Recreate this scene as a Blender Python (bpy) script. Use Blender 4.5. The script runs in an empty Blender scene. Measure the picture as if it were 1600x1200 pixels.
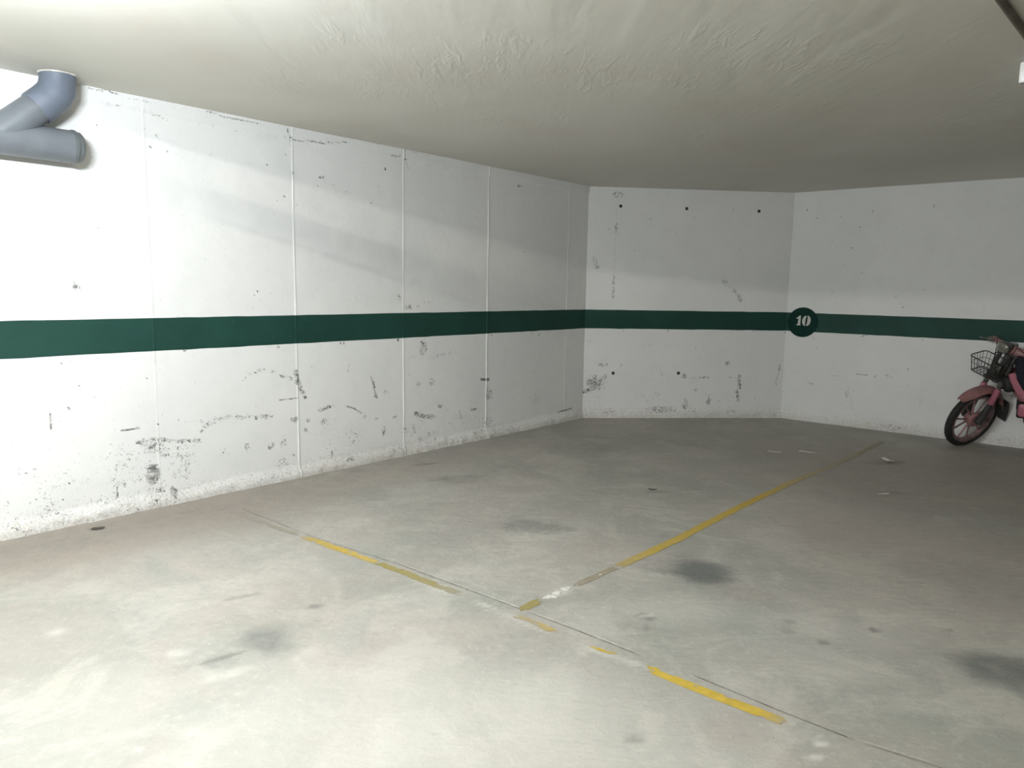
import bpy, math, random
import numpy as np
from mathutils import Matrix, Vector
random.seed(4)
PI = math.pi
scene = bpy.context.scene
COL = scene.collection

# ------------------------------------------------------------------ camera, world, light, exposure
CAM_H, F_PX, PITCH, ROLL = 1.39271, 1140.94, 0.131784, 0.0172867
cam_data = bpy.data.cameras.new('camera')
cam_data.sensor_width = 36.0
cam_data.lens = F_PX * 36.0 / 1600.0
cam_data.clip_start = 0.02
camera = bpy.data.objects.new('camera', cam_data)
COL.objects.link(camera)
_f = Vector((0, math.cos(PITCH), -math.sin(PITCH)))
_u0 = Vector((0, math.sin(PITCH), math.cos(PITCH)))
_r0 = Vector((1, 0, 0))
_r = _r0 * math.cos(ROLL) + _u0 * math.sin(ROLL)
_u = _u0 * math.cos(ROLL) - _r0 * math.sin(ROLL)
_m = Matrix(((_r.x, _u.x, -_f.x, 0), (_r.y, _u.y, -_f.y, 0), (_r.z, _u.z, -_f.z, CAM_H), (0, 0, 0, 1)))
camera.matrix_world = _m
scene.camera = camera

world = bpy.data.worlds.new('world')
scene.world = world
world.use_nodes = True
world.node_tree.nodes['Background'].inputs[0].default_value = (0.9, 0.95, 1.0, 1)
world.node_tree.nodes['Background'].inputs[1].default_value = 0.02
scene.view_settings.view_transform = 'Standard'
scene.view_settings.look = 'None'
scene.view_settings.gamma = 1
scene.view_settings.use_curve_mapping = False
scene.view_settings.exposure = 0.19
LAMP_AISLE = 205.0       # batten under the higher aisle slab, behind the camera
LAMP_BAY = 246.0         # batten under the bay slab, above the frame
LAMP_FAR_FILL = 35.0          # unseen batten further along the aisle, added for ambient light

# ------------------------------------------------------------------ layout (metres)
H = 2.45                       # bay slab
HA = 2.856                      # unseen aisle slab, raised so the bay edge shades the far walls
P1 = np.array([0.766958, 7.821472]); P2 = np.array([3.003397, 8.053756])
DL = -np.array([math.cos(0.85713), math.sin(0.85713)])
DB = (P2 - P1) / np.linalg.norm(P2 - P1)
DC = np.array([math.cos(-0.693769), math.sin(-0.693769)])
NL = np.array([-DL[1], DL[0]]); NB = np.array([DB[1], -DB[0]]); NC = np.array([DC[1], -DC[0]])
LEN_L, LEN_C = 12.0, 10.0
LEN_B = float(np.linalg.norm(P2 - P1))
STRIPE0, STRIPE1 = 0.9702, 1.1712

# ------------------------------------------------------------------ helpers
def tag(o, label=None, cat=None, group=None, kind=None):
    if label: o['label'] = label
    if cat: o['category'] = cat
    if group: o['group'] = group
    if kind: o['kind'] = kind
    return o

def link(name, me, mat=None, parent=None):
    o = bpy.data.objects.new(name, me)
    COL.objects.link(o)
    if mat is not None: me.materials.append(mat)
    if parent is not None: o.parent = parent
    return o

def empty(name, loc=(0, 0, 0), rz=0):
    o = bpy.data.objects.new(name, None)
    o.empty_display_size = 0.1
    o.location = loc; o.rotation_euler = (0, 0, rz)
    COL.objects.link(o)
    return o

_rng = np.random.RandomState(7)
_lat = _rng.rand(256, 256)
def vnoise(x, y, seed=0):
    x = np.asarray(x, float) + seed * 17.31; y = np.asarray(y, float) + seed * 9.77
    xi = np.floor(x).astype(int); yi = np.floor(y).astype(int)
    fx = x - xi; fy = y - yi
    fx = fx * fx * (3 - 2 * fx); fy = fy * fy * (3 - 2 * fy)
    a = _lat[xi & 255, yi & 255]; b = _lat[(xi + 1) & 255, yi & 255]
    c = _lat[xi & 255, (yi + 1) & 255]; d = _lat[(xi + 1) & 255, (yi + 1) & 255]
    return (a * (1 - fx) + b * fx) * (1 - fy) + (c * (1 - fx) + d * fx) * fy
def fnoise(x, y, seed=0, octv=3):
    t = 0; amp = 1; tot = 0
    for k in range(octv):
        t = t + amp * vnoise(np.asarray(x) * 2 ** k, np.asarray(y) * 2 ** k, seed + k * 3); tot += amp; amp *= .5
    return t / tot
def sstep(a, b, x):
    t = np.clip((x - a) / (b - a), 0, 1)
    return t * t * (3 - 2 * t)

def grid_mesh(name, us, vs, fn, flip=False):
    U, V = np.meshgrid(us, vs, indexing='ij')
    co = fn(U.ravel(), V.ravel())
    nu, nv = len(us), len(vs)
    idx = np.arange(nu * nv).reshape(nu, nv)
    q = np.stack([idx[:-1, :-1], idx[1:, :-1], idx[1:, 1:], idx[:-1, 1:]], -1).reshape(-1, 4)
    if flip: q = q[:, ::-1]
    me = bpy.data.meshes.new(name)
    me.vertices.add(len(co)); me.vertices.foreach_set('co', co.astype(np.float32).ravel())
    me.loops.add(q.size); me.loops.foreach_set('vertex_index', q.astype(np.int32).ravel())
    me.polygons.add(len(q)); me.polygons.foreach_set('loop_start', np.arange(0, q.size, 4, dtype=np.int32))
    me.polygons.foreach_set('loop_total', np.full(len(q), 4, np.int32))
    me.update(calc_edges=True)
    me.polygons.foreach_set('use_smooth', np.ones(len(q), bool))
    return me, U.ravel(), V.ravel()
def set_attr(me, name, arr):
    a = me.attributes.new(name, 'FLOAT', 'POINT')
    a.data.foreach_set('value', np.asarray(arr, np.float32))

class MB:
    """collects simple shapes, in one frame, and links them as one mesh"""
    def __init__(s, M=None):
        s.v = []; s.f = []; s.M = M or Matrix.Identity(4)
    def add(s, vs, fs):
        n = len(s.v)
        s.v += [tuple(s.M @ Vector(v)) for v in vs]
        s.f += [tuple(i + n for i in f) for f in fs]
        return s
    def box(s, c, d, rot=None, bev=0.0):
        hx, hy, hz = d[0] / 2, d[1] / 2, d[2] / 2
        R = rot or Matrix.Identity(3)
        if bev <= 0:
            vs = [(x, y, z) for x in (-hx, hx) for y in (-hy, hy) for z in (-hz, hz)]
            fs = [(0, 1, 3, 2), (4, 6, 7, 5), (0, 4, 5, 1), (2, 3, 7, 6), (0, 2, 6, 4), (1, 5, 7, 3)]
        else:
            b = min(bev, hx * .95, hy * .95, hz * .95)
            ring = []
            k = 3
            for (sx, sy, a0) in ((1, 1, 0), (-1, 1, 90), (-1, -1, 180), (1, -1, 270)):
                for i in range(k + 1):
                    a = math.radians(a0 + 90 * i / k)
                    ring.append((sx * (hx - b) + b * math.cos(a), sy * (hy - b) + b * math.sin(a)))
            n = len(ring); vs = []; fs = []
            lv = [(-hz, .0), (-hz + b * .3, .7), (-hz + b, 1), (hz - b, 1), (hz - b * .3, .7), (hz, .0)]
            for z, w in lv:
                for x, y in ring:
                    L = math.hypot(x, y) or 1
                    ins = b * (1 - w) * .8
                    vs.append((x - ins * (1 if x > 0 else -1), y - ins * (1 if y > 0 else -1), z))
            for j in range(len(lv) - 1):
                for i in range(n):
                    fs.append((j * n + i, j * n + (i + 1) % n, (j + 1) * n + (i + 1) % n, (j + 1) * n + i))
            fs.append(tuple(range(n))[::-1]); fs.append(tuple(range((len(lv) - 1) * n, len(lv) * n)))
        vs = [tuple(R @ Vector(v) + Vector(c)) for v in vs]
        return s.add(vs, fs)
    def tube(s, pts, r, n=12, closed=False, caps=True):
        pts = [Vector(p) for p in pts]
        m = len(pts)
        rr = r if isinstance(r, (list, tuple)) else [r] * m
        T = []
        for i in range(m):
            if closed: t = pts[(i + 1) % m] - pts[i - 1]
            else: t = pts[min(i + 1, m - 1)] - pts[max(i - 1, 0)]
            T.append(t.normalized())
        up = Vector((0, 0, 1)) if abs(T[0].z) < .9 else Vector((1, 0, 0))
        nrm = (up - T[0] * up.dot(T[0])).normalized()
        vs = []
        for i in range(m):
            nrm = (nrm - T[i] * nrm.dot(T[i])).normalized()
            bn = T[i].cross(nrm)
            for k in range(n):
                a = 2 * PI * k / n
                vs.append(tuple(pts[i] + (nrm * math.cos(a) + bn * math.sin(a)) * rr[i]))
        fs = []
        for i in range(m if closed else m - 1):
            j = (i + 1) % m
            for k in range(n):
                fs.append((i * n + k, i * n + (k + 1) % n, j * n + (k + 1) % n, j * n + k))
        if caps and not closed:
            fs.append(tuple(range(n))[::-1]); fs.append(tuple(range((m - 1) * n, m * n)))
        return s.add(vs, fs)
    def lathe(s, prof, axis_o, axis_d, n=40, closed=True):
        """prof: (radius, along axis) pairs revolved about the axis"""
        d = Vector(axis_d).normalized(); o = Vector(axis_o)
        up = Vector((0, 0, 1)) if abs(d.z) < .9 else Vector((1, 0, 0))
        a = (up - d * up.dot(d)).normalized(); b = d.cross(a)
        m = len(prof); vs = []; fs = []
        for k in range(n):
            t = 2 * PI * k / n
            e = a * math.cos(t) + b * math.sin(t)
            for (r, h) in prof: vs.append(tuple(o + e * r + d * h))
        for k in range(n):
            j = (k + 1) % n
            for i in range(m if closed else m - 1):
                i2 = (i + 1) % m
                fs.append((k * m + i, j * m + i, j * m + i2, k * m + i2))
        return s.add(vs, fs)
    def sheet(s, rows, thick_fn=None, th=0.004):
        """rows of points -> a thin shell with thickness th along the averaged normal"""
        R = [[Vector(p) for p in row] for row in rows]
        nr, nc = len(R), len(R[0])
        N = []
        for i in range(nr):
            for j in range(nc):
                a = R[min(i + 1, nr - 1)][j] - R[max(i - 1, 0)][j]
                b = R[i][min(j + 1, nc - 1)] - R[i][max(j - 1, 0)]
                N.append(a.cross(b).normalized())
        flat = [p for row in R for p in row]
        vs = [tuple(p) for p in flat] + [tuple(p - n * th) for p, n in zip(flat, N)]
        off = nr * nc; fs = []
        for i in range(nr - 1):
            for j in range(nc - 1):
                a, b, c, d = i * nc + j, (i + 1) * nc + j, (i + 1) * nc + j + 1, i * nc + j + 1
                fs.append((a, b, c, d)); fs.append((a + off, d + off, c + off, b + off))
        for i in range(nr - 1):
            for j in (0, nc - 1):
                a, b = i * nc + j, (i + 1) * nc + j
                fs.append((a, a + off, b + off, b))
        for j in range(nc - 1):
            for i in (0, nr - 1):
                a, b = i * nc + j, i * nc + j + 1
                fs.append((a, b, b + off, a + off))
        return s.add(vs, fs)
    def build(s, name, mat, parent=None, smooth=True, loc=None):
        me = bpy.data.meshes.new(name)
        v = s.v if loc is None else [tuple(Vector(q) - Vector(loc)) for q in s.v]
        me.from_pydata(v, [], s.f); me.update()
        import bmesh
        bm = bmesh.new(); bm.from_mesh(me)
        bmesh.ops.recalc_face_normals(bm, faces=bm.faces)
        if smooth:
            for f in bm.faces: f.smooth = True
            for e in bm.edges:
                if len(e.link_faces) == 2 and e.calc_face_angle(0) > math.radians(38): e.smooth = False
        bm.to_mesh(me); bm.free()
        o = link(name, me, mat, parent)
        if loc is not None: o.location = loc
        return o

# ------------------------------------------------------------------ node material helpers
class NT:
    def __init__(s, name):
        s.m = bpy.data.materials.new(name); s.m.use_nodes = True
        s.t = s.m.node_tree; s.b = s.t.nodes['Principled BSDF']
        s.co = s.t.nodes.new('ShaderNodeTexCoord').outputs['Object']
    def n(s, typ, **kw):
        nd = s.t.nodes.new(typ)
        for k, v in kw.items(): setattr(nd, k, v)
        return nd
    def set(s, sock, v):
        if hasattr(v, 'is_linked') or isinstance(v, bpy.types.NodeSocket): s.t.links.new(v, sock)
        else: sock.default_value = v
    def noise(s, scale, detail=3, rough=.5, vec=None, dist=0):
        nd = s.n('ShaderNodeTexNoise')
        nd.inputs['Scale'].default_value = scale; nd.inputs['Detail'].default_value = detail
        nd.inputs['Roughness'].default_value = rough; nd.inputs['Distortion'].default_value = dist
        s.t.links.new(vec if vec is not None else s.co, nd.inputs['Vector'])
        return nd.outputs['Fac']
    def attr(s, name):
        nd = s.n('ShaderNodeAttribute'); nd.attribute_name = name
        return nd.outputs['Fac']
    def math(s, op, a, b=0.0, c=0.0):
        nd = s.n('ShaderNodeMath', operation=op)
        s.set(nd.inputs[0], a); s.set(nd.inputs[1], b)
        if op in ('MULTIPLY_ADD',): s.set(nd.inputs[2], c)
        return nd.outputs[0]
    def ramp(s, v, a, b, lo=0.0, hi=1.0):
        nd = s.n('ShaderNodeMapRange', interpolation_type='SMOOTHSTEP')
        s.set(nd.inputs[0], v); nd.inputs[1].default_value = a; nd.inputs[2].default_value = b
        nd.inputs[3].default_value = lo; nd.inputs[4].default_value = hi
        return nd.outputs[0]
    def mix(s, f, a, b):
        nd = s.n('ShaderNodeMix', data_type='RGBA')
        s.set(nd.inputs[0], f)
        for k, v in ((6, a), (7, b)):
            if isinstance(v, tuple): nd.inputs[k].default_value = v + (1,) if len(v) == 3 else v
            else: s.t.links.new(v, nd.inputs[k])
        return nd.outputs[2]
    def mapped(s, sc=(1, 1, 1), rot=(0, 0, 0)):
        nd = s.n('ShaderNodeMapping'); nd.inputs['Scale'].default_value = sc; nd.inputs['Rotation'].default_value = rot
        s.t.links.new(s.co, nd.inputs['Vector']); return nd.outputs[0]
    def bump(s, h, strength=.3, dist=.01, prev=None):
        nd = s.n('ShaderNodeBump'); nd.inputs['Strength'].default_value = strength; nd.inputs['Distance'].default_value = dist
        s.t.links.new(h, nd.inputs['Height'])
        if prev is not None: s.t.links.new(prev, nd.inputs['Normal'])
        return nd.outputs[0]
    def out(s, color=None, rough=None, normal=None, metal=None, spec=None):
        for k, v in (('Base Color', color), ('Roughness', rough), ('Metallic', metal), ('Specular IOR Level', spec)):
            if v is None: continue
            if isinstance(v, tuple) and len(v) == 3: v = v + (1,)
            s.set(s.b.inputs[k], v)
        if normal is not None: s.t.links.new(normal, s.b.inputs['Normal'])
        return s.m

def plain(name, col, rough=.5, metal=0.0, var=.12, scale=14, spec=.5, bump=0.0):
    t = NT(name)
    dark = tuple(c * (1 - var) for c in col); lite = tuple(min(1, c * (1 + var)) for c in col)
    c = t.mix(t.ramp(t.noise(scale, 4), .3, .7), dark, lite)
    nm = t.bump(t.noise(scale * 9, 3), bump, .004) if bump else None
    return t.out(c, rough, nm, metal, spec)

def wall_material():
    t = NT('white_painted_concrete')
    W = t.attr('wear'); S = t.attr('stroke'); G = t.attr('grime')
    fine = t.noise(78, 3, .55, dist=1.4); mid = t.noise(27, 4, .6, dist=1.2)
    nz = t.math('ADD', t.math('MULTIPLY', fine, .58), t.math('MULTIPLY', mid, .42))
    v = t.math('MULTIPLY_ADD', W, .44, nz)
    mask = t.ramp(v, .725, .775)
    v2 = t.math('MULTIPLY_ADD', S, .55, t.noise(110, 3, .6))
    sm = t.ramp(v2, .74, .88)
    specks = t.ramp(t.noise(42, 2, .5), .735, .755)
    m_all = t.math('MAXIMUM', t.math('MAXIMUM', mask, sm), t.math('MULTIPLY', specks, .35))
    big = t.noise(1.1, 4, .55)
    base = t.mix(t.ramp(big, .3, .7), (.775, .785, .775), (.83, .835, .82))
    base = t.mix(t.math('MULTIPLY', t.ramp(t.noise(7, 5, .6), .45, .75), .22), base, (.70, .705, .69))
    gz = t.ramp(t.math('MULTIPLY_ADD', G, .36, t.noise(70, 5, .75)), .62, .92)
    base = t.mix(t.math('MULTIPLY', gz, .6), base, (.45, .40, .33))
    chip = t.mix(t.ramp(t.noise(26, 3), .38, .62), (.10, .105, .10), (.44, .44, .425))
    col = t.mix(t.math('MULTIPLY', m_all, .92), base, chip)
    h = t.math('SUBTRACT', t.math('MULTIPLY_ADD', t.noise(48, 5, .65), .5, t.noise(9, 4, .6)), t.math('MULTIPLY', mask, .5))
    return t.out(col, .75, t.bump(h, .35, .006), spec=.25)

def stripe_material():
    t = NT('green_stripe_paint')
    c = t.mix(t.ramp(t.noise(3, 4), .35, .7), (.012, .052, .040), (.015, .064, .050))
    sp = t.ramp(t.noise(60, 3, .6), .735, .76)
    c = t.mix(t.math('MULTIPLY', sp, .5), c, (.30, .42, .38))
    W = t.attr('wear')
    mk = t.ramp(t.math('MULTIPLY_ADD', W, .4, t.noise(70, 3, .6)), .80, .88)
    c = t.mix(t.math('MULTIPLY', mk, .5), c, (.16, .22, .19))
    return t.out(c, .6, t.bump(t.noise(45, 4, .6), .25, .004), spec=.25)

def floor_material():
    t = NT('worn_concrete_floor')
    O = t.attr('oil'); Pp = t.attr('pale'); K = t.attr('pit'); Wn = t.attr('warm')
    a = t.noise(.75, 6, .6, dist=.5); b = t.noise(2.0, 8, .66, dist=.9); c3 = t.noise(9, 6, .7, dist=.4); scuff = t.noise(26, 6, .78, dist=.5)
    base = t.mix(t.ramp(a, .32, .68), (.315, .318, .278), (.425, .392, .348))
    base = t.mix(t.math('MULTIPLY', t.ramp(b, .47, .60), .55), base, (.49, .468, .415))
    base = t.mix(t.math('MULTIPLY', t.ramp(t.noise(1.5, 7, .64, dist=1.1), .53, .66), .42), base, (.365, .315, .278))
    base = t.mix(t.math('MULTIPLY', t.ramp(c3, .4, .8), .35), base, (.27, .27, .24))
    base = t.mix(t.math('MULTIPLY', t.ramp(t.noise(1.1, 7, .62, dist=1.0), .56, .68), .4), base, (.285, .305, .275))
    base = t.mix(t.ramp(scuff, .52, .72, 0, .42), base, (.56, .55, .50))
    base = t.mix(t.ramp(scuff, .46, .30, 0, .35), base, (.25, .245, .22))
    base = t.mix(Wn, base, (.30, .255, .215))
    base = t.mix(Pp, base, t.mix(t.ramp(c3, .35, .65), (.50, .50, .45), (.60, .585, .53)))
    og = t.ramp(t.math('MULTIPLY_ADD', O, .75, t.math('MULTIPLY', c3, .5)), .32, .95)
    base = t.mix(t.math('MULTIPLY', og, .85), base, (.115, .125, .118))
    base = t.mix(t.math('MULTIPLY', K, .8), base, (.13, .125, .11))
    fl = t.ramp(t.noise(55, 3, .6), .70, .735)
    base = t.mix(t.math('MULTIPLY', fl, .45), base, (.66, .65, .60))
    dk = t.ramp(t.noise(43, 3, .6), .26, .22, 0, 1)
    base = t.mix(t.math('MULTIPLY', t.ramp(t.noise(47, 3, .6), .72, .76), .35), base, (.15, .15, .13))
    streak = t.noise(3.2, 5, .6, vec=t.mapped((1, 3.2, 1), (0, 0, .7)), dist=.7)
    h = t.math('MULTIPLY_ADD', scuff, .9, t.math('MULTIPLY_ADD', streak, 1.4, t.math('MULTIPLY', c3, .6)))
    return t.out(base, t.ramp(b, .3, .7, .52, .68), t.bump(h, .32, .012), spec=.35)

def ceiling_material():
    t = NT('troweled_ceiling_plaster')
    a = t.noise(.6, 4, .5, dist=.5)
    base = t.mix(t.ramp(a, .35, .7), (.645, .632, .568), (.715, .703, .648))
    base = t.mix(t.math('MULTIPLY', t.ramp(t.noise(1.7, 3), .5, .8), .25), base, (.59, .51, .425))
    # sweeping trowel marks run across the bay
    vec = t.mapped((3.0, .75, 1), (0, 0, -.57))
    st = t.noise(1.6, 4, .5, vec=vec, dist=.35)
    st2 = t.noise(.8, 3, .5, vec=vec, dist=.6)
    wisp = t.noise(5.0, 5, .6, vec=vec, dist=.5)
    h = t.math('MULTIPLY_ADD', t.math('MULTIPLY', t.ramp(wisp, .48, .75), t.ramp(t.noise(1.3, 3), .45, .68)), .55, t.math('MULTIPLY_ADD', t.ramp(st2, .40, .66), .35, st))
    return t.out(base, .62, t.bump(h, .16, .03), spec=.3)

def yellow_material(name, bright, dull):
    t = NT(name)
    Fd = t.attr('fade')
    c = t.mix(t.ramp(t.noise(22, 4, .6), .35, .7), tuple(x * .85 for x in bright), bright)
    f = t.ramp(t.math('MULTIPLY_ADD', t.noise(40, 5, .7), .7, Fd), .55, 1.15)
    c = t.mix(f, c, dull)
    return t.out(c, .6, t.bump(t.noise(70, 3), .2, .003), spec=.3)

M_WALL = wall_material(); M_STRIPE = stripe_material(); M_FLOOR = floor_material(); M_CEIL = ceiling_material()
M_PLAINWALL = plain('plain_white_wall_paint', (.78, .78, .76), .75, spec=.25)
M_YELLOW = yellow_material('yellow_road_paint', (.56, .40, .065), (.36, .31, .20))
M_YELLOW_DULL = yellow_material('dirty_yellow_road_paint', (.33, .275, .085), (.30, .275, .20))
M_FADED = yellow_material('faded_line_trace', (.34, .30, .21), (.32, .30, .25))
M_GROOVE_DARK = plain('dark_joint_filler', (.17, .165, .145), .85, var=.3, scale=30)
M_GROOVE_LITE = plain('pale_joint_edge', (.62, .61, .56), .85, var=.2, scale=40)
M_PIPE = plain('grey_pvc', (.148, .166, .184), .42, var=.10, scale=6, bump=.05)
M_PIPECAP = plain('darker_grey_pvc', (.115, .13, .135), .45, var=.1, scale=8)
M_PIPE2 = plain('blue_grey_pvc', (.14, .165, .208), .45, var=.12, scale=9, bump=.08)
M_HOLE = plain('tie_hole_shadow_grey', (.045, .045, .042), .95, var=.3)
M_DIGIT = plain('white_stencil_paint', (.56, .58, .55), .7, var=.10, scale=60)
M_PAPER = plain('white_paper_litter', (.78, .77, .72), .8, var=.08, scale=40)
M_LEAF = plain('dark_brown_litter', (.07, .06, .045), .8, var=.3, scale=60)
M_CONDUIT = plain('dull_grey_conduit', (.115, .108, .082), .75, var=.2, scale=8)
M_WHITEPL = plain('white_lamp_plastic', (.86, .86, .84), .35, var=.03)
M_PINK = plain('faded_pink_enamel', (.33, .165, .165), .42, var=.16, scale=10)
M_PINKB = plain('pink_enamel', (.43, .145, .195), .38, var=.10, scale=10)
M_PINKW = plain('pink_cast_wheel_enamel', (.215, .145, .142), .5, var=.25, scale=18)
M_BLACK = plain('black_rubber', (.016, .016, .015), .75, var=.3, scale=30, bump=.2)
M_FLAP = plain('dark_rubber_flap', (.035, .037, .035), .7, var=.3, scale=20)
M_DARKMET = plain('dirty_dark_steel', (.075, .075, .068), .45, .5, var=.35, scale=30)
M_STEEL = plain('worn_steel', (.30, .30, .28), .32, .85, var=.25, scale=30)
M_WIRE = plain('black_coated_wire', (.04, .038, .032), .5, .3, var=.2)
M_NAVY = plain('navy_cloth', (.010, .012, .020), .9, var=.3, scale=40, bump=.3)
M_GRIP = plain('greyed_pink_rubber', (.16, .125, .115), .7, var=.2, scale=40)
M_LENS = NT('headlamp_glass'); M_LENS.b.inputs['Roughness'].default_value = .12
M_LENS = M_LENS.out(color=(.42, .42, .39), rough=.14, metal=.75)
M_LEVER = plain('dull_lever_alloy', (.16, .17, .155), .5, .3, var=.15)
M_SEAT = plain('black_vinyl', (.02, .02, .02), .5, var=.2)

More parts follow.
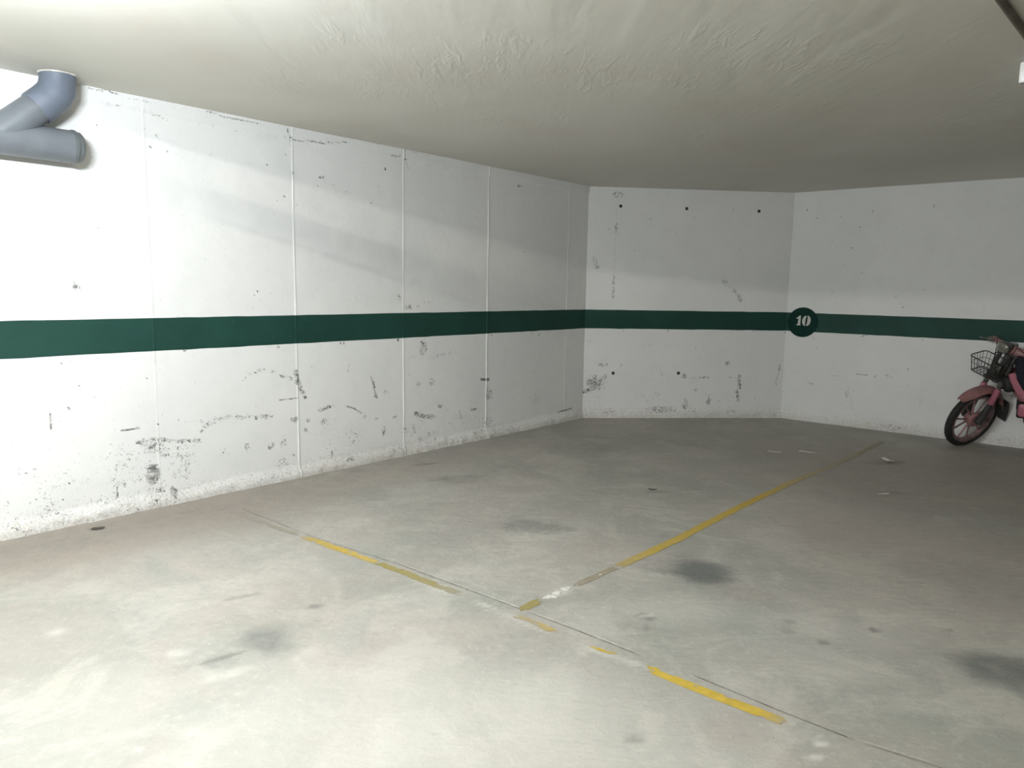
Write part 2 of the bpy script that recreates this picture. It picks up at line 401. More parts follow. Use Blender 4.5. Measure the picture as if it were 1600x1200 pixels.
# ------------------------------------------------------------------ walls
MARKS_LEFT=[('b',4.541,0.207,0.05,0.08,0,0.72),
('b',4.525,0.39,0.077,0.068,0,0.55),
('b',4.469,0.34,0.047,0.049,0,0.55),
('b',4.729,0.32,0.04,0.132,0,0.42),
('b',4.356,0.256,0.116,0.174,0,0.4),
('b',4.421,0.072,0.028,0.045,0,0.65),
('b',4.535,0.092,0.078,0.122,0,0.45),
('b',4.912,0.234,0.047,0.038,0,0.4),
('b',4.91,1.364,0.029,0.028,0,0.55),
('b',4.926,1.41,0.016,0.018,0,0.5),
('b',4.878,1.347,0.026,0.029,0,0.4),
('s',[(4.622,0.42),(4.508,0.427),(4.351,0.388),(4.235,0.379)],0.0235,0.55),
('s',[(4.202,0.462),(4.136,0.5),(4.078,0.51),(3.911,0.489),(3.725,0.471)],0.0294,0.5),
('s',[(4.21,0.459),(4.224,0.428)],0.0209,0.5),
('s',[(4.325,0.508),(4.209,0.505)],0.0123,0.5),
('s',[(3.954,0.733),(3.878,0.779),(3.807,0.8),(3.711,0.784),(3.637,0.76),(3.51,0.699)],0.0172,0.48),
('s',[(3.519,0.774),(3.505,0.69),(3.481,0.632),(3.45,0.582)],0.0275,0.6),
('d',[(3.657,0.581),(3.519,0.58)],0.0072,0.8),
('d',[(4.709,0.507),(4.655,0.508),(4.606,0.513)],0.0077,1),
('d',[(5.077,0.659),(5.077,0.562)],0.0057,0.9),
('d',[(4.755,0.176),(4.754,0.109)],0.0058,0.9),
('b',3.731,0.263,0.04,0.036,0,0.5),
('b',3.635,0.28,0.041,0.051,0,0.52),
('b',3.913,0.282,0.023,0.04,0,0.5),
('b',4.078,0.282,0.072,0.06,0,0.33),
('o',[(4.496,0.522)],0.008,1),
('o',[(4.369,0.526)],0.0081,1),
('o',[(5.011,0.825)],0.0072,1),
('o',[(4.925,0.796)],0.0073,1),
('o',[(5.002,0.928)],0.0071,1),
('o',[(4.544,0.804)],0.0078,1),
('o',[(4.842,0.721)],0.0074,1),
('o',[(5.243,0.344)],0.007,1),
('o',[(5.213,0.339)],0.0071,1),
('o',[(5.129,0.203)],0.0073,1),
('o',[(5.043,0.155)],0.0074,1),
('o',[(5.116,0.111)],0.0073,1),
('o',[(5.174,0.186)],0.0072,1),
('o',[(5.021,0.303)],0.0074,1),
('o',[(5.002,0.24)],0.0074,1),
('o',[(4.981,0.673)],0.0116,1),
('o',[(4.314,0.963)],0.012,0.9),
('o',[(3.656,0.954)],0.0125,1),
('o',[(4.753,2.252)],0.0076,1),
('o',[(4.461,2.175)],0.0081,1),
('o',[(4.368,2.163)],0.0082,1),
('b',4.421,2.24,0.019,0.022,0,0.55),
('o',[(4.961,1.959)],0.0054,1),
('o',[(3.831,2.099)],0.0066,1),
('o',[(4.663,2.176)],0.0057,1),
('o',[(4.848,1.653)],0.0056,1),
('o',[(4.774,1.682)],0.0057,1),
('o',[(4.696,2.062)],0.0057,1),
('o',[(5.005,1.953)],0.0054,1),
('o',[(4.428,2.249)],0.0092,1),
('d',[(4.795,2.445),(4.747,2.435),(4.696,2.449),(4.63,2.434)],0.0055,0.75),
('d',[(4.116,2.442),(4.0,2.428),(3.891,2.428),(3.733,2.423)],0.0046,0.7),
('d',[(4.63,2.434),(4.435,2.423),(4.303,2.422)],0.0028,0.5),
('s',[(4.69,2.374),(4.58,2.381),(4.438,2.364),(4.356,2.35),(4.168,2.356)],0.0175,0.36),
('s',[(4.168,2.356),(3.938,2.348),(3.544,2.371),(3.289,2.377)],0.0307,0.33),
('o',[(4.69,2.374)],0.0063,1),
('o',[(4.646,2.375)],0.0063,1),
('o',[(4.615,2.388)],0.0064,1),
('d',[(3.557,2.436),(3.548,2.404),(3.529,2.378),(3.49,2.367),(3.367,2.378),(3.262,2.381),(3.181,2.398),(3.058,2.421)],0.0055,0.75),
('d',[(3.529,2.378),(3.526,2.324)],0.0059,0.5),
('d',[(3.315,2.373),(3.306,2.304)],0.0057,0.4),
('d',[(3.25,2.435),(3.224,2.404),(3.262,2.381)],0.0044,0.5),
('d',[(2.842,2.455),(2.763,2.458)],0.0093,0.8),
('d',[(2.516,2.447),(2.517,2.364)],0.0078,0.7),
('d',[(2.503,2.381),(2.471,2.312)],0.0088,0.6),
('s',[(2.658,2.383),(2.569,2.386)],0.0192,0.5),
('d',[(2.457,2.446),(2.238,2.438)],0.0064,0.5),
('o',[(3.515,2.146)],0.0103,1),
('o',[(3.267,2.146)],0.0107,1),
('o',[(3.294,2.143)],0.0106,1),
('o',[(3.584,1.981)],0.0103,1),
('o',[(2.703,2.277)],0.0115,1),
('o',[(3.639,1.945)],0.0064,1),
('o',[(3.175,2.104)],0.0068,1),
('o',[(3.708,2.176)],0.0062,1),
('o',[(3.643,2.118)],0.0063,1),
('o',[(3.562,2.259)],0.0064,1),
('o',[(3.495,1.933)],0.0065,1),
('o',[(3.311,2.084)],0.0067,1),
('o',[(3.075,2.065)],0.0069,1),
('o',[(2.841,2.009)],0.0071,1),
('o',[(2.766,2.14)],0.0072,1),
('d',[(1.138,2.323),(1.074,2.336)],0.0104,0.7),
('o',[(1.028,1.731)],0.0132,0.6),
('b',2.573,1.29,0.033,0.046,0,0.5),
('b',2.473,1.217,0.048,0.026,0,0.6),
('b',2.369,1.222,0.042,0.016,0,0.5),
('b',2.27,1.258,0.043,0.016,0,0.45),
('o',[(3.782,1.281)],0.0069,1),
('o',[(3.824,1.315)],0.0068,1),
('o',[(3.804,1.337)],0.0068,1),
('b',2.312,0.876,0.058,0.075,0,0.55),
('s',[(2.247,0.781),(2.1,0.81),(1.931,0.823)],0.0217,0.45),
('b',2.425,0.813,0.042,0.016,0,0.45),
('d',[(3.059,0.798),(3.078,0.731)],0.0098,0.55),
('s',[(2.861,0.684),(2.83,0.616),(2.806,0.506)],0.0176,0.62),
('d',[(3.1,0.473),(3.023,0.449),(2.95,0.401)],0.0098,0.7),
('s',[(3.339,0.466),(3.232,0.488)],0.0238,0.55),
('b',3.302,0.385,0.045,0.029,0,0.55),
('b',3.456,0.339,0.021,0.019,0,0.6),
('b',2.715,0.543,0.052,0.031,0,0.42),
('b',2.369,0.58,0.036,0.032,0,0.58),
('b',2.21,0.582,0.044,0.044,0,0.5),
('s',[(2.397,0.334),(2.304,0.296),(2.187,0.281)],0.0325,0.6),
('b',2.461,0.202,0.113,0.065,0,0.42),
('b',2.26,0.118,0.134,0.072,0,0.42),
('o',[(2.737,0.219)],0.0183,0.8),
('b',2.731,0.228,0.026,0.047,0,0.55),
('b',2.926,0.367,0.025,0.025,0,0.5),
('b',2.807,0.352,0.026,0.026,0,0.5),
('b',2.624,0.33,0.027,0.021,0,0.55),
('b',2.12,0.363,0.03,0.017,0,0.6),
('d',[(1.723,0.283),(1.664,0.288)],0.0118,0.8),
('b',1.861,0.235,0.032,0.035,0,0.5),
('b',1.495,0.412,0.062,0.084,0,0.5),
('d',[(1.601,0.553),(1.498,0.544)],0.0153,0.9),
('b',1.49,0.147,0.062,0.067,0,0.5),
('b',0.786,0.297,0.072,0.091,0,0.42),
('b',0.822,0.158,0.061,0.052,0,0.35),
('d',[(0.431,0.112),(0.186,0.124)],0.0109,0.8),
('d',[(0.925,0.553),(0.786,0.574)],0.0095,0.4),
('b',3.076,0.066,0.109,0.035,0,0.5),
('b',3.639,0.123,0.072,0.042,0,0.45),
('b',3.001,0.236,0.086,0.081,0,0.4),
('b',3.233,0.127,0.029,0.034,0,0.5),
('b',3.543,0.43,0.037,0.032,0,0.58),
('b',3.433,0.406,0.027,0.024,0,0.55),
('o',[(3.555,0.17)],0.0141,0.8),
('b',3.386,0.796,0.022,0.019,0,0.5),
('b',3.632,0.755,0.025,0.027,0,0.55),
('o',[(3.109,0.956)],0.0091,1),
('o',[(3.138,0.957)],0.0091,1),
('o',[(2.581,0.957)],0.0155,1),
('o',[(1.471,0.951)],0.0106,1),
('o',[(0.888,0.947)],0.0113,1),
('o',[(0.768,0.93)],0.0114,1),
('b',2.083,0.643,0.108,0.139,0,0.25),
('b',1.779,0.149,0.185,0.059,0,0.32),
('b',2.599,0.071,0.173,0.043,0,0.4),
('b',2.018,0.038,0.2,0.029,0,0.38),
('b',5.069,0.146,0.267,0.066,0,0.33),
('b',4.767,0.08,0.221,0.097,0,0.38),
('b',4.174,0.061,0.271,0.06,0,0.33),
('b',3.806,0.047,0.252,0.045,0,0.38),
('b',5.261,0.061,0.121,0.064,0,0.36),
('b',4.978,0.012,0.241,0.053,0,0.38),
('b',4.546,0.012,0.198,0.057,0,0.42),
('b',0.971,0.138,0.411,0.051,0,0.3),
('b',0.347,0.197,0.228,0.103,0,0.25),
('d',[(5.32,0.526),(5.262,0.521)],0.0045,0.4),
('b',5.167,0.348,0.018,0.018,0,0.45),
('b',5.255,0.87,0.029,0.017,0,0.4)]
MARKS_BACK=[('b',0.314,2.375,0.075,0.046,0,0.55),
('d',[(0.302,2.341),(0.307,2.006),(0.303,1.739),(0.305,1.294)],0.0105,0.4),
('s',[(0.305,2.072),(0.301,1.992)],0.0264,0.55),
('s',[(0.297,1.538),(0.298,1.308)],0.0236,0.55),
('b',0.099,1.661,0.034,0.087,25,0.55),
('b',0.15,1.575,0.041,0.04,0,0.4),
('s',[(1.519,1.492),(1.581,1.424),(1.686,1.344),(1.711,1.289)],0.0411,0.5),
('o',[(0.423,0.947)],0.011,0.8),
('o',[(0.918,0.953)],0.0111,0.8),
('o',[(1.63,0.961)],0.0112,0.8),
('o',[(1.884,0.964)],0.0112,0.8),
('o',[(2.252,0.947)],0.0169,1),
('b',0.063,0.847,0.084,0.027,0,0.42),
('b',0.218,0.579,0.077,0.028,0,0.52),
('b',0.416,0.581,0.021,0.021,0,0.6),
('b',0.12,0.37,0.099,0.063,-30,0.65),
('b',0.147,0.391,0.141,0.098,-20,0.48),
('s',[(0.003,0.286),(0.101,0.314),(0.244,0.454)],0.035,0.6),
('d',[(0.845,0.534),(0.884,0.457)],0.0077,0.6),
('d',[(0.913,0.457),(0.963,0.45)],0.007,0.5),
('b',1.121,0.458,0.043,0.035,0,0.55),
('d',[(1.173,0.43),(1.5,0.439)],0.0113,0.42),
('b',1.332,0.445,0.102,0.021,0,0.48),
('d',[(1.623,0.453),(1.674,0.447)],0.0078,0.6),
('b',1.607,0.602,0.029,0.028,0,0.6),
('d',[(1.62,0.623),(1.6,0.588)],0.0106,0.6),
('s',[(1.747,0.461),(1.759,0.376),(1.755,0.333)],0.032,0.6),
('s',[(1.735,0.29),(1.748,0.197)],0.0322,0.58),
('d',[(1.415,0.246),(1.414,0.146)],0.0128,0.6),
('b',1.412,0.175,0.029,0.064,0,0.5),
('b',1.151,0.146,0.044,0.1,0,0.5),
('b',1.266,0.317,0.029,0.028,0,0.55),
('b',0.664,0.252,0.057,0.042,0,0.4),
('b',0.886,0.089,0.203,0.043,0,0.52),
('b',1.674,0.075,0.059,0.043,0,0.45),
('b',0.285,0.075,0.085,0.035,0,0.5),
('b',1.441,0.053,0.442,0.036,0,0.33),
('b',1.047,0.655,0.433,0.281,0,0.12),
('d',[(2.203,0.592),(2.195,0.485),(2.17,0.42),(2.181,0.363)],0.0093,0.6),
('b',2.205,0.556,0.03,0.05,0,0.45),
('d',[(1.921,0.964),(1.962,0.082)],0.0063,0.35),
('d',[(1.934,1.43),(1.944,1.174)],0.0055,0.25),
('o',[(0.676,2.134)],0.0099,0.75),
('o',[(1.149,2.16)],0.01,0.75),
('o',[(0.962,1.982)],0.01,0.75),
('o',[(2.126,1.709)],0.0103,0.75),
('o',[(0.509,1.804)],0.01,0.75),
('o',[(1.575,2.258)],0.01,0.75),
('o',[(1.664,1.836)],0.0102,0.75),
('o',[(0.655,0.791)],0.0104,0.75),
('o',[(1.235,0.768)],0.0105,0.75),
('o',[(1.041,0.787)],0.0105,0.75),
('o',[(0.231,2.017)],0.0099,0.75),
('b',2.068,0.053,0.186,0.036,0,0.4)]
MARKS_RIGHT=[('o',[(0.14,2.263)],0.0127,0.8),
('o',[(0.252,2.171)],0.0126,0.8),
('o',[(0.49,2.179)],0.0124,0.8),
('o',[(0.685,2.061)],0.0122,0.8),
('o',[(0.794,2.216)],0.0121,0.8),
('o',[(0.525,2.126)],0.0091,0.7),
('o',[(0.69,1.984)],0.009,0.7),
('o',[(0.604,1.903)],0.0091,0.7),
('o',[(0.816,1.846)],0.009,0.7),
('o',[(0.85,2.03)],0.0089,0.7),
('o',[(0.551,1.681)],0.0092,0.7),
('o',[(0.823,1.756)],0.009,0.7),
('o',[(0.738,1.596)],0.0091,0.7),
('o',[(0.418,1.94)],0.0092,0.7),
('o',[(1.523,2.089)],0.0084,0.7),
('o',[(1.735,2.021)],0.0082,0.7),
('o',[(1.414,2.369)],0.0084,0.7),
('o',[(0.578,2.342)],0.009,0.7),
('b',0.626,1.85,0.019,0.02,0,0.55),
('b',1.334,2.236,0.016,0.024,0,0.6),
('o',[(0.456,1.409)],0.012,0.8),
('o',[(1.138,1.262)],0.0114,0.8),
('b',1.322,1.442,0.022,0.019,0,0.5),
('d',[(0.78,0.948),(0.804,0.963),(0.84,0.971)],0.0072,0.8),
('o',[(1.339,0.948)],0.0107,0.7),
('o',[(0.348,0.8)],0.0117,0.7),
('o',[(0.308,0.901)],0.0117,0.7),
('b',0.308,0.415,0.027,0.021,0,0.6),
('d',[(0.266,0.425),(0.328,0.41)],0.0084,0.6),
('d',[(0.526,0.518),(0.623,0.52)],0.0082,0.5),
('d',[(0.76,0.553),(0.877,0.557)],0.0087,0.7),
('b',0.939,0.543,0.018,0.033,0,0.5),
('d',[(1.039,0.572),(1.094,0.55)],0.0117,0.6),
('d',[(1.118,0.481),(1.189,0.468),(1.262,0.495)],0.0071,0.45),
('b',0.687,0.343,0.025,0.034,0,0.5),
('o',[(1.239,0.648)],0.0115,0.8),
('d',[(1.281,0.76),(1.322,0.249)],0.0057,0.25),
('d',[(0.306,1.406),(0.307,1.196)],0.0061,0.35),
('b',0.55,0.086,0.254,0.034,0,0.35),
('b',1.086,0.048,0.233,0.04,0,0.42),
('b',1.37,0.358,0.056,0.14,0,0.33),
('b',0.354,1.102,0.02,0.054,0,0.2),
('b',0.348,0.131,0.198,0.084,0,0.25),
('b',0.799,0.186,0.361,0.135,0,0.22),
('b',0.902,2.428,0.23,0.019,0,0.3),
('b',0.092,2.386,0.199,0.054,0,0.2)]


def seam_cols(base, seams):
    xs = set(np.round(base, 4))
    for c in seams:
        for dlt in (-.016, -.011, -.007, -.004, 0, .004, .007, .011, .016): xs.add(round(c + dlt, 4))
    return np.array(sorted(xs))

def wall_disp(s, z, seams, seed, top_band):
    d = .006 * (fnoise(s * 1.1, z * 1.1, seed) - .5) + .004 * (fnoise(s * 7, z * 7, seed + 2) - .5)
    for k, (c, hgt) in enumerate(seams):
        wob = c + .006 * (vnoise(z * 1.5, z * 0 + c, seed) - .5)
        d = d + hgt * np.exp(-((s - wob) / .006) ** 2) * (.35 + .9 * vnoise(z * 5, z * 0 + c * 3, seed + 5))
    lim = .07 + .07 * fnoise(s * 3, s * 0, seed + 6)
    cove = (1 - sstep(lim * .25, lim, z))
    d = d + cove * (.018 + .020 * fnoise(s * 14, z * 14, seed + 8))
    if top_band:
        lim2 = H - .05 - .05 * fnoise(s * 2.5, s * 0, seed + 9)
        d = d + .010 * sstep(lim2 - .006, lim2 + .006, z)
    return d

def rasterise(marks, s, z, wear, stroke):
    for m in marks:
        k = m[0]
        if k == 'b':
            _, cx, cz, rx, rz, ang, it = m
            rx *= 1.25; rz *= 1.25
            sel = np.nonzero((abs(s - cx) < max(rx, rz) * 1.6) & (abs(z - cz) < max(rx, rz) * 1.6))[0]
            a = math.radians(ang); ca, sa = math.cos(a), math.sin(a)
            dx, dz = s[sel] - cx, z[sel] - cz
            u, v = dx * ca + dz * sa, -dx * sa + dz * ca
            q = np.sqrt((u / rx) ** 2 + (v / rz) ** 2)
            wear[sel] = np.maximum(wear[sel], it * (1 - sstep(.35, 1.35, q)))
        else:
            _, P, w, it = m
            P = np.array(P, float)
            lo, hi = P.min(0) - .06, P.max(0) + .06
            sel = np.nonzero((s > lo[0]) & (s < hi[0]) & (z > lo[1]) & (z < hi[1]))[0]
            dist = np.full(len(sel), 9.)
            pts = np.c_[s[sel], z[sel]]
            if len(P) == 1: dist = np.hypot(*(pts - P[0]).T)
            for A, B in zip(P[:-1], P[1:]):
                ab = B - A; t = np.clip(((pts - A) @ ab) / (ab @ ab + 1e-9), 0, 1)
                dist = np.minimum(dist, np.hypot(*(pts - A - t[:, None] * ab).T))
            if k == 's':
                wear[sel] = np.maximum(wear[sel], it * 1.03 * (1 - sstep(w * .2, w * 1.5, dist)))
            else:
                w2 = max(w, .006)
                stroke[sel] = np.maximum(stroke[sel], it * (1 - sstep(w2 * .35, w2 * 1.6, dist)))

def make_wall(name, P, D, N, length, seams, marks, seed, fine_to, s0=0.0, top_band=False, lowamp=.23):
    step = .012
    base = np.concatenate([np.arange(s0, fine_to, step), np.arange(fine_to, length + .3, .3)])
    base = base[base < length]; base = np.append(base, length)
    us = seam_cols(base, [c for c, _ in seams if c < fine_to])
    vs = np.concatenate([np.arange(-.02, .16, .008), np.arange(.16, H, step), [H, H + .02]])
    fn = lambda s, z: np.c_[(P[None] + np.outer(s, D) + np.outer(wall_disp(s, z, seams, seed, top_band), N)), z]
    me, s, z = grid_mesh(name, us, vs, fn)
    wear = np.zeros(len(s)); stroke = np.zeros(len(s))
    rasterise(marks, s, z, wear, stroke)
    # general scuffing low on the wall
    low = (lowamp * (1 - sstep(.05, .85, z)) + .10) * sstep(.25, .75, fnoise(s * 2.6, z * 2.6, seed + 11)) + .06
    wear = np.maximum(wear, low)
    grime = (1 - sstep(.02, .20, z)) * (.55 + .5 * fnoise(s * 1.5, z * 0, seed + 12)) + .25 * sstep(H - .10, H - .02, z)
    set_attr(me, 'wear', wear); set_attr(me, 'stroke', stroke); set_attr(me, 'grime', grime)
    o = link(name, me, M_WALL); o['kind'] = 'structure'
    # solid body of the wall behind its face
    b = MB(); e0 = P + D * us[0] - N * .01; e1 = P + D * us[-1] - N * .01
    f0, f1 = e0 - N * .2, e1 - N * .2
    zt = HA
    b.add([(e0[0], e0[1], -.1), (e1[0], e1[1], -.1), (f1[0], f1[1], -.1), (f0[0], f0[1], -.1),
           (e0[0], e0[1], zt), (e1[0], e1[1], zt), (f1[0], f1[1], zt), (f0[0], f0[1], zt)],
          [(0, 1, 5, 4), (1, 2, 6, 5), (2, 3, 7, 6), (3, 0, 4, 7), (0, 3, 2, 1), (4, 5, 6, 7)])
    b.build('wall_core', M_PLAINWALL, o, smooth=False)
    return o

def make_stripe(parent, P, D, N, s0, s1, seams, marks, seed, top_band):
    us = seam_cols(np.append(np.arange(s0, s1, .02), s1), [c for c, _ in seams if s0 < c < s1])
    vs = np.concatenate([[STRIPE0], np.arange(STRIPE0 + .01, STRIPE1 - .005, .012), [STRIPE1]])
    def fn(s, z):
        zz = z + np.where(z <= STRIPE0 + 1e-4, -.004, np.where(z >= STRIPE1 - 1e-4, .003, 0)) * (vnoise(s * 9, s * 0, seed) - .5)
        edge = (z > STRIPE0 + 1e-4) & (z < STRIPE1 - 1e-4)
        d = wall_disp(s, z, seams, seed, top_band) + np.where(edge, .0016, .0010)
        return np.c_[P[None] + np.outer(s, D) + np.outer(d, N), zz]
    me, s, z = grid_mesh('green_stripe', us, vs, fn)
    wear = np.zeros(len(s)); stroke = np.zeros(len(s)); rasterise(marks, s, z, wear, stroke)
    set_attr(me, 'wear', np.maximum(wear, .1))
    o = link('green_stripe', me, M_STRIPE, parent)
    o['label'] = 'dark green painted band along the white wall'
    return o

SEAM_L = [(.33, .004), (1.535, .0075), (2.523, .0055), (3.515, .0045), (4.50, .0022), (5.5, .002)]
SEAM_B = [(.33, .0012), (1.84, .0008)]
SEAM_C = [(.33, .001), (1.35, .0006), (2.5, .001)]
wall_left = make_wall('wall_left', P1, DL, NL, LEN_L, SEAM_L, MARKS_LEFT, 1, 5.75, top_band=True)
wall_back = make_wall('wall_back', P1, DB, NB, LEN_B, SEAM_B, MARKS_BACK, 21, LEN_B, top_band=False, lowamp=.24)
wall_right = make_wall('wall_right', P2, DC, NC, LEN_C, SEAM_C, MARKS_RIGHT, 41, 3.0, top_band=False, lowamp=.16)
make_stripe(wall_left, P1, DL, NL, -.012, LEN_L, SEAM_L, MARKS_LEFT, 1, True)
make_stripe(wall_back, P1, DB, NB, -.012, LEN_B + .012, SEAM_B, MARKS_BACK, 21, False)
make_stripe(wall_right, P2, DC, NC, -.012, LEN_C, SEAM_C, MARKS_RIGHT, 41, False)
# the two sides behind the camera close the garage
CL = P1 + DL * LEN_L; CR = P2 + DC * LEN_C
CB = CL + DC * (LEN_C + 1.6)
for nm, A, B in (('wall_front', CL, CB), ('wall_side', CR, CB)):
    d = (B - A) / np.linalg.norm(B - A); n = np.array([d[1], -d[0]])
    if n @ (np.array([0, 0]) - A) < 0: n = -n
    b = MB(); A2, B2 = A - n * .2, B - n * .2
    b.add([(A[0], A[1], -.1), (B[0], B[1], -.1), (B2[0], B2[1], -.1), (A2[0], A2[1], -.1),
           (A[0], A[1], HA), (B[0], B[1], HA), (B2[0], B2[1], HA), (A2[0], A2[1], HA)],
          [(0, 1, 5, 4), (1, 2, 6, 5), (2, 3, 7, 6), (3, 0, 4, 7), (0, 3, 2, 1), (4, 5, 6, 7)])
    b.build(nm, M_PLAINWALL, smooth=False)['kind'] = 'structure'

# tie holes left by the formwork, each a dark recess with a low rim
for hs, hz in ((.346, 2.257), (1.061, 2.251), (1.860, 2.246), (.327, .489), (1.055, .493)):
    c = P1 + DB * hs + NB * (float(wall_disp(np.array([hs]), np.array([hz]), SEAM_B, 21, False)[0]) - .002)
    h = MB().lathe([(.0005, .0042), (.010, .0046), (.0125, .0070), (.0160, .0068), (.0175, .0010)], (c[0], c[1], hz), (NB[0], NB[1], 0), 16, closed=False)
    o = h.build('tie_hole', M_HOLE, wall_back)

# number disc with the stencilled bay number
def on_right(s, z, off):
    q = P2 + DC * s + NC * off
    return (q[0], q[1], z)
_s, _z = .178, 1.0705
n = 56
ring = [( _s + .160 * math.cos(2 * PI * k / n), _z + .160 * math.sin(2 * PI * k / n)) for k in range(n)]
off0 = .010
b = MB()
b.add([on_right(a, c, off0 - .012) for a, c in ring] + [on_right(a, c, off0) for a, c in ring],
      [(k, (k + 1) % n, n + (k + 1) % n, n + k) for k in range(n)] + [tuple(range(n, 2 * n))])
disc = b.build('number_disc', None, wall_right, smooth=False)
def disc_mat():
    t = NT('green_disc_paint')
    c = t.mix(t.ramp(t.noise(4, 4), .35, .7), (.009, .036, .028), (.011, .043, .034))
    return t.out(c, .8, t.bump(t.noise(45, 4), .2, .003), spec=.1)
disc.data.materials.append(disc_mat())
disc['label'] = 'dark green disc with the white number 10'
def digit(polys, tris=None):
    b = MB()
    for loop in polys:
        m = len(loop)
        b.add([on_right(_s + x, _z + y, off0 - .002) for x, y in loop] + [on_right(_s + x, _z + y, off0 + .0016) for x, y in loop],
              [(k, (k + 1) % m, m + (k + 1) % m, m + k) for k in range(m)] + [tuple(range(m, 2 * m))])
    o = b.build('digit', M_DIGIT, disc, smooth=False)
    return o
DS = 1 / 1960.0
dz = lambda pts: [((x - 735) * DS, (580 - y) * DS) for x, y in pts]
digit([dz([(608, 648), (612, 632), (634, 620), (646, 505), (628, 512), (606, 508), (598, 496), (648, 462), (668, 440), (694, 438), (692, 540), (690, 622), (697, 636), (696, 648)][::-1])])['label'] = 'white stencilled digit 1'
def half(sign):
    out = []
    K = 14
    cx, cy = 812, 547
    for k in range(K + 1):
        a = -PI / 2 + PI * k / K
        out.append((cx + sign * (14 + 74 * math.cos(a)) + (-6 * math.sin(a)), cy + 108 * math.sin(a)))
    for k in range(K + 1):
        a = PI / 2 - PI * k / K
        out.append((cx + sign * (8 + 12 * math.cos(a)) + (-8 * math.sin(a)), cy + 88 * math.sin(a)))
    return dz(out)
digit([half(1), half(-1)])['label'] = 'white stencilled digit 0'

# ------------------------------------------------------------------ floor
def axis(lo, a, b, hi, step, coarse):
    return np.concatenate([np.arange(lo, a, coarse), np.arange(a, b, step), np.arange(b, hi + .01, coarse)])
xs = axis(-9.5, -4.0, 5.6, 11.5, .022, .5); ys = axis(-10, 1.6, 8.1, 8.9, .022, .4)
def floor_z(x, y):
    return .006 * (fnoise(x * .8, y * .8, 60) - .5) + .0025 * (fnoise(x * 5, y * 5, 62) - .5)
me, fx, fy = grid_mesh('floor', xs, ys, lambda x, y: np.c_[x, y, floor_z(x, y)])
def blob(cx, cy, rx, ry, ang, it, soft=.6, wob=.35, seed=0):
    a = math.radians(ang); ca, sa = math.cos(a), math.sin(a)
    dx, dy = fx - cx, fy - cy
    q = np.sqrt(((dx * ca + dy * sa) / rx) ** 2 + ((-dx * sa + dy * ca) / ry) ** 2)
    q = q + wob * (fnoise(fx * 6 / (1 + rx), fy * 6 / (1 + rx), 70 + seed) - .5) * 2
    return it * (1 - sstep(1 - soft, 1 + soft, q))
oil = np.zeros(len(fx)); pale = np.zeros(len(fx)); pit = np.zeros(len(fx)); warm = np.zeros(len(fx))
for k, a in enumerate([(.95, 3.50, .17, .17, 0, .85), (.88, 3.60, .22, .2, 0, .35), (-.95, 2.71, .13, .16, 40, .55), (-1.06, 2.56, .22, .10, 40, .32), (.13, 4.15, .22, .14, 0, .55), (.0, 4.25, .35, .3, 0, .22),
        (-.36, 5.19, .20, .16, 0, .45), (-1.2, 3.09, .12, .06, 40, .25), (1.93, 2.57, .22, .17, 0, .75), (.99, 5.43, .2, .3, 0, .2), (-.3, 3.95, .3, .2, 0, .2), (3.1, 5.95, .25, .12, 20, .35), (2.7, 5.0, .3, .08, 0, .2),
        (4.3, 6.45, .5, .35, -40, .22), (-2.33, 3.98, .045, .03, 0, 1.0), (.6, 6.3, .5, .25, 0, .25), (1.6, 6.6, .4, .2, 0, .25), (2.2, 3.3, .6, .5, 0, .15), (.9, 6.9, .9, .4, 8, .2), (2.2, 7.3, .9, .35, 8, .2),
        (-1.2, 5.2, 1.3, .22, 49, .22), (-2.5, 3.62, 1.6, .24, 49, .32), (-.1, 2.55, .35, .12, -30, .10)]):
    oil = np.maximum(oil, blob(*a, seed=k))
for k, a in enumerate([(.6, 2.99, .05, .03, 0, .6), (.72, 3.05, .25, .15, 0, .35), (.98, 2.112, .020, .014, 0, 1), (.934, 2.035, .022, .013, 0, 1), (.99, 2.145, .008, .006, 0, 1), (.02, 2.95, .09, .02, -38, .45), (.24, 3.22, .055, .03, 48, .6),
        (.27, 3.255, .02, .02, 0, 1), (.205, 4.06, .018, .014, 0, .9), (-.1, 3.06, .06, .012, -38, .8), (-.35, 3.24, .14, .012, -38, .6), (.10, 2.86, .12, .012, -38, .5), (.39, 2.64, .14, .016, -35, .55), (.48, 2.575, .03, .02, 0, .6), (.05, 2.05, .8, .4, 0, .10),
        (-.1, 2.1, .75, .35, 0, .40), (-1.2, 2.2, .7, .3, 20, .12), (-1.0, 2.45, .1, .03, 40, .4), (-1.25, 2.6, .04, .03, 0, .5), (-1.8, 2.75, .03, .03, 0, .6), (1.3, 2.9, .35, .12, -20, .2), (1.15, 2.6, .3, .12, -20, .15)]):  # broad near patch is worn pale concrete, lightened further to brighten the foreground
    pale = np.maximum(pale, blob(*a, seed=30 + k))
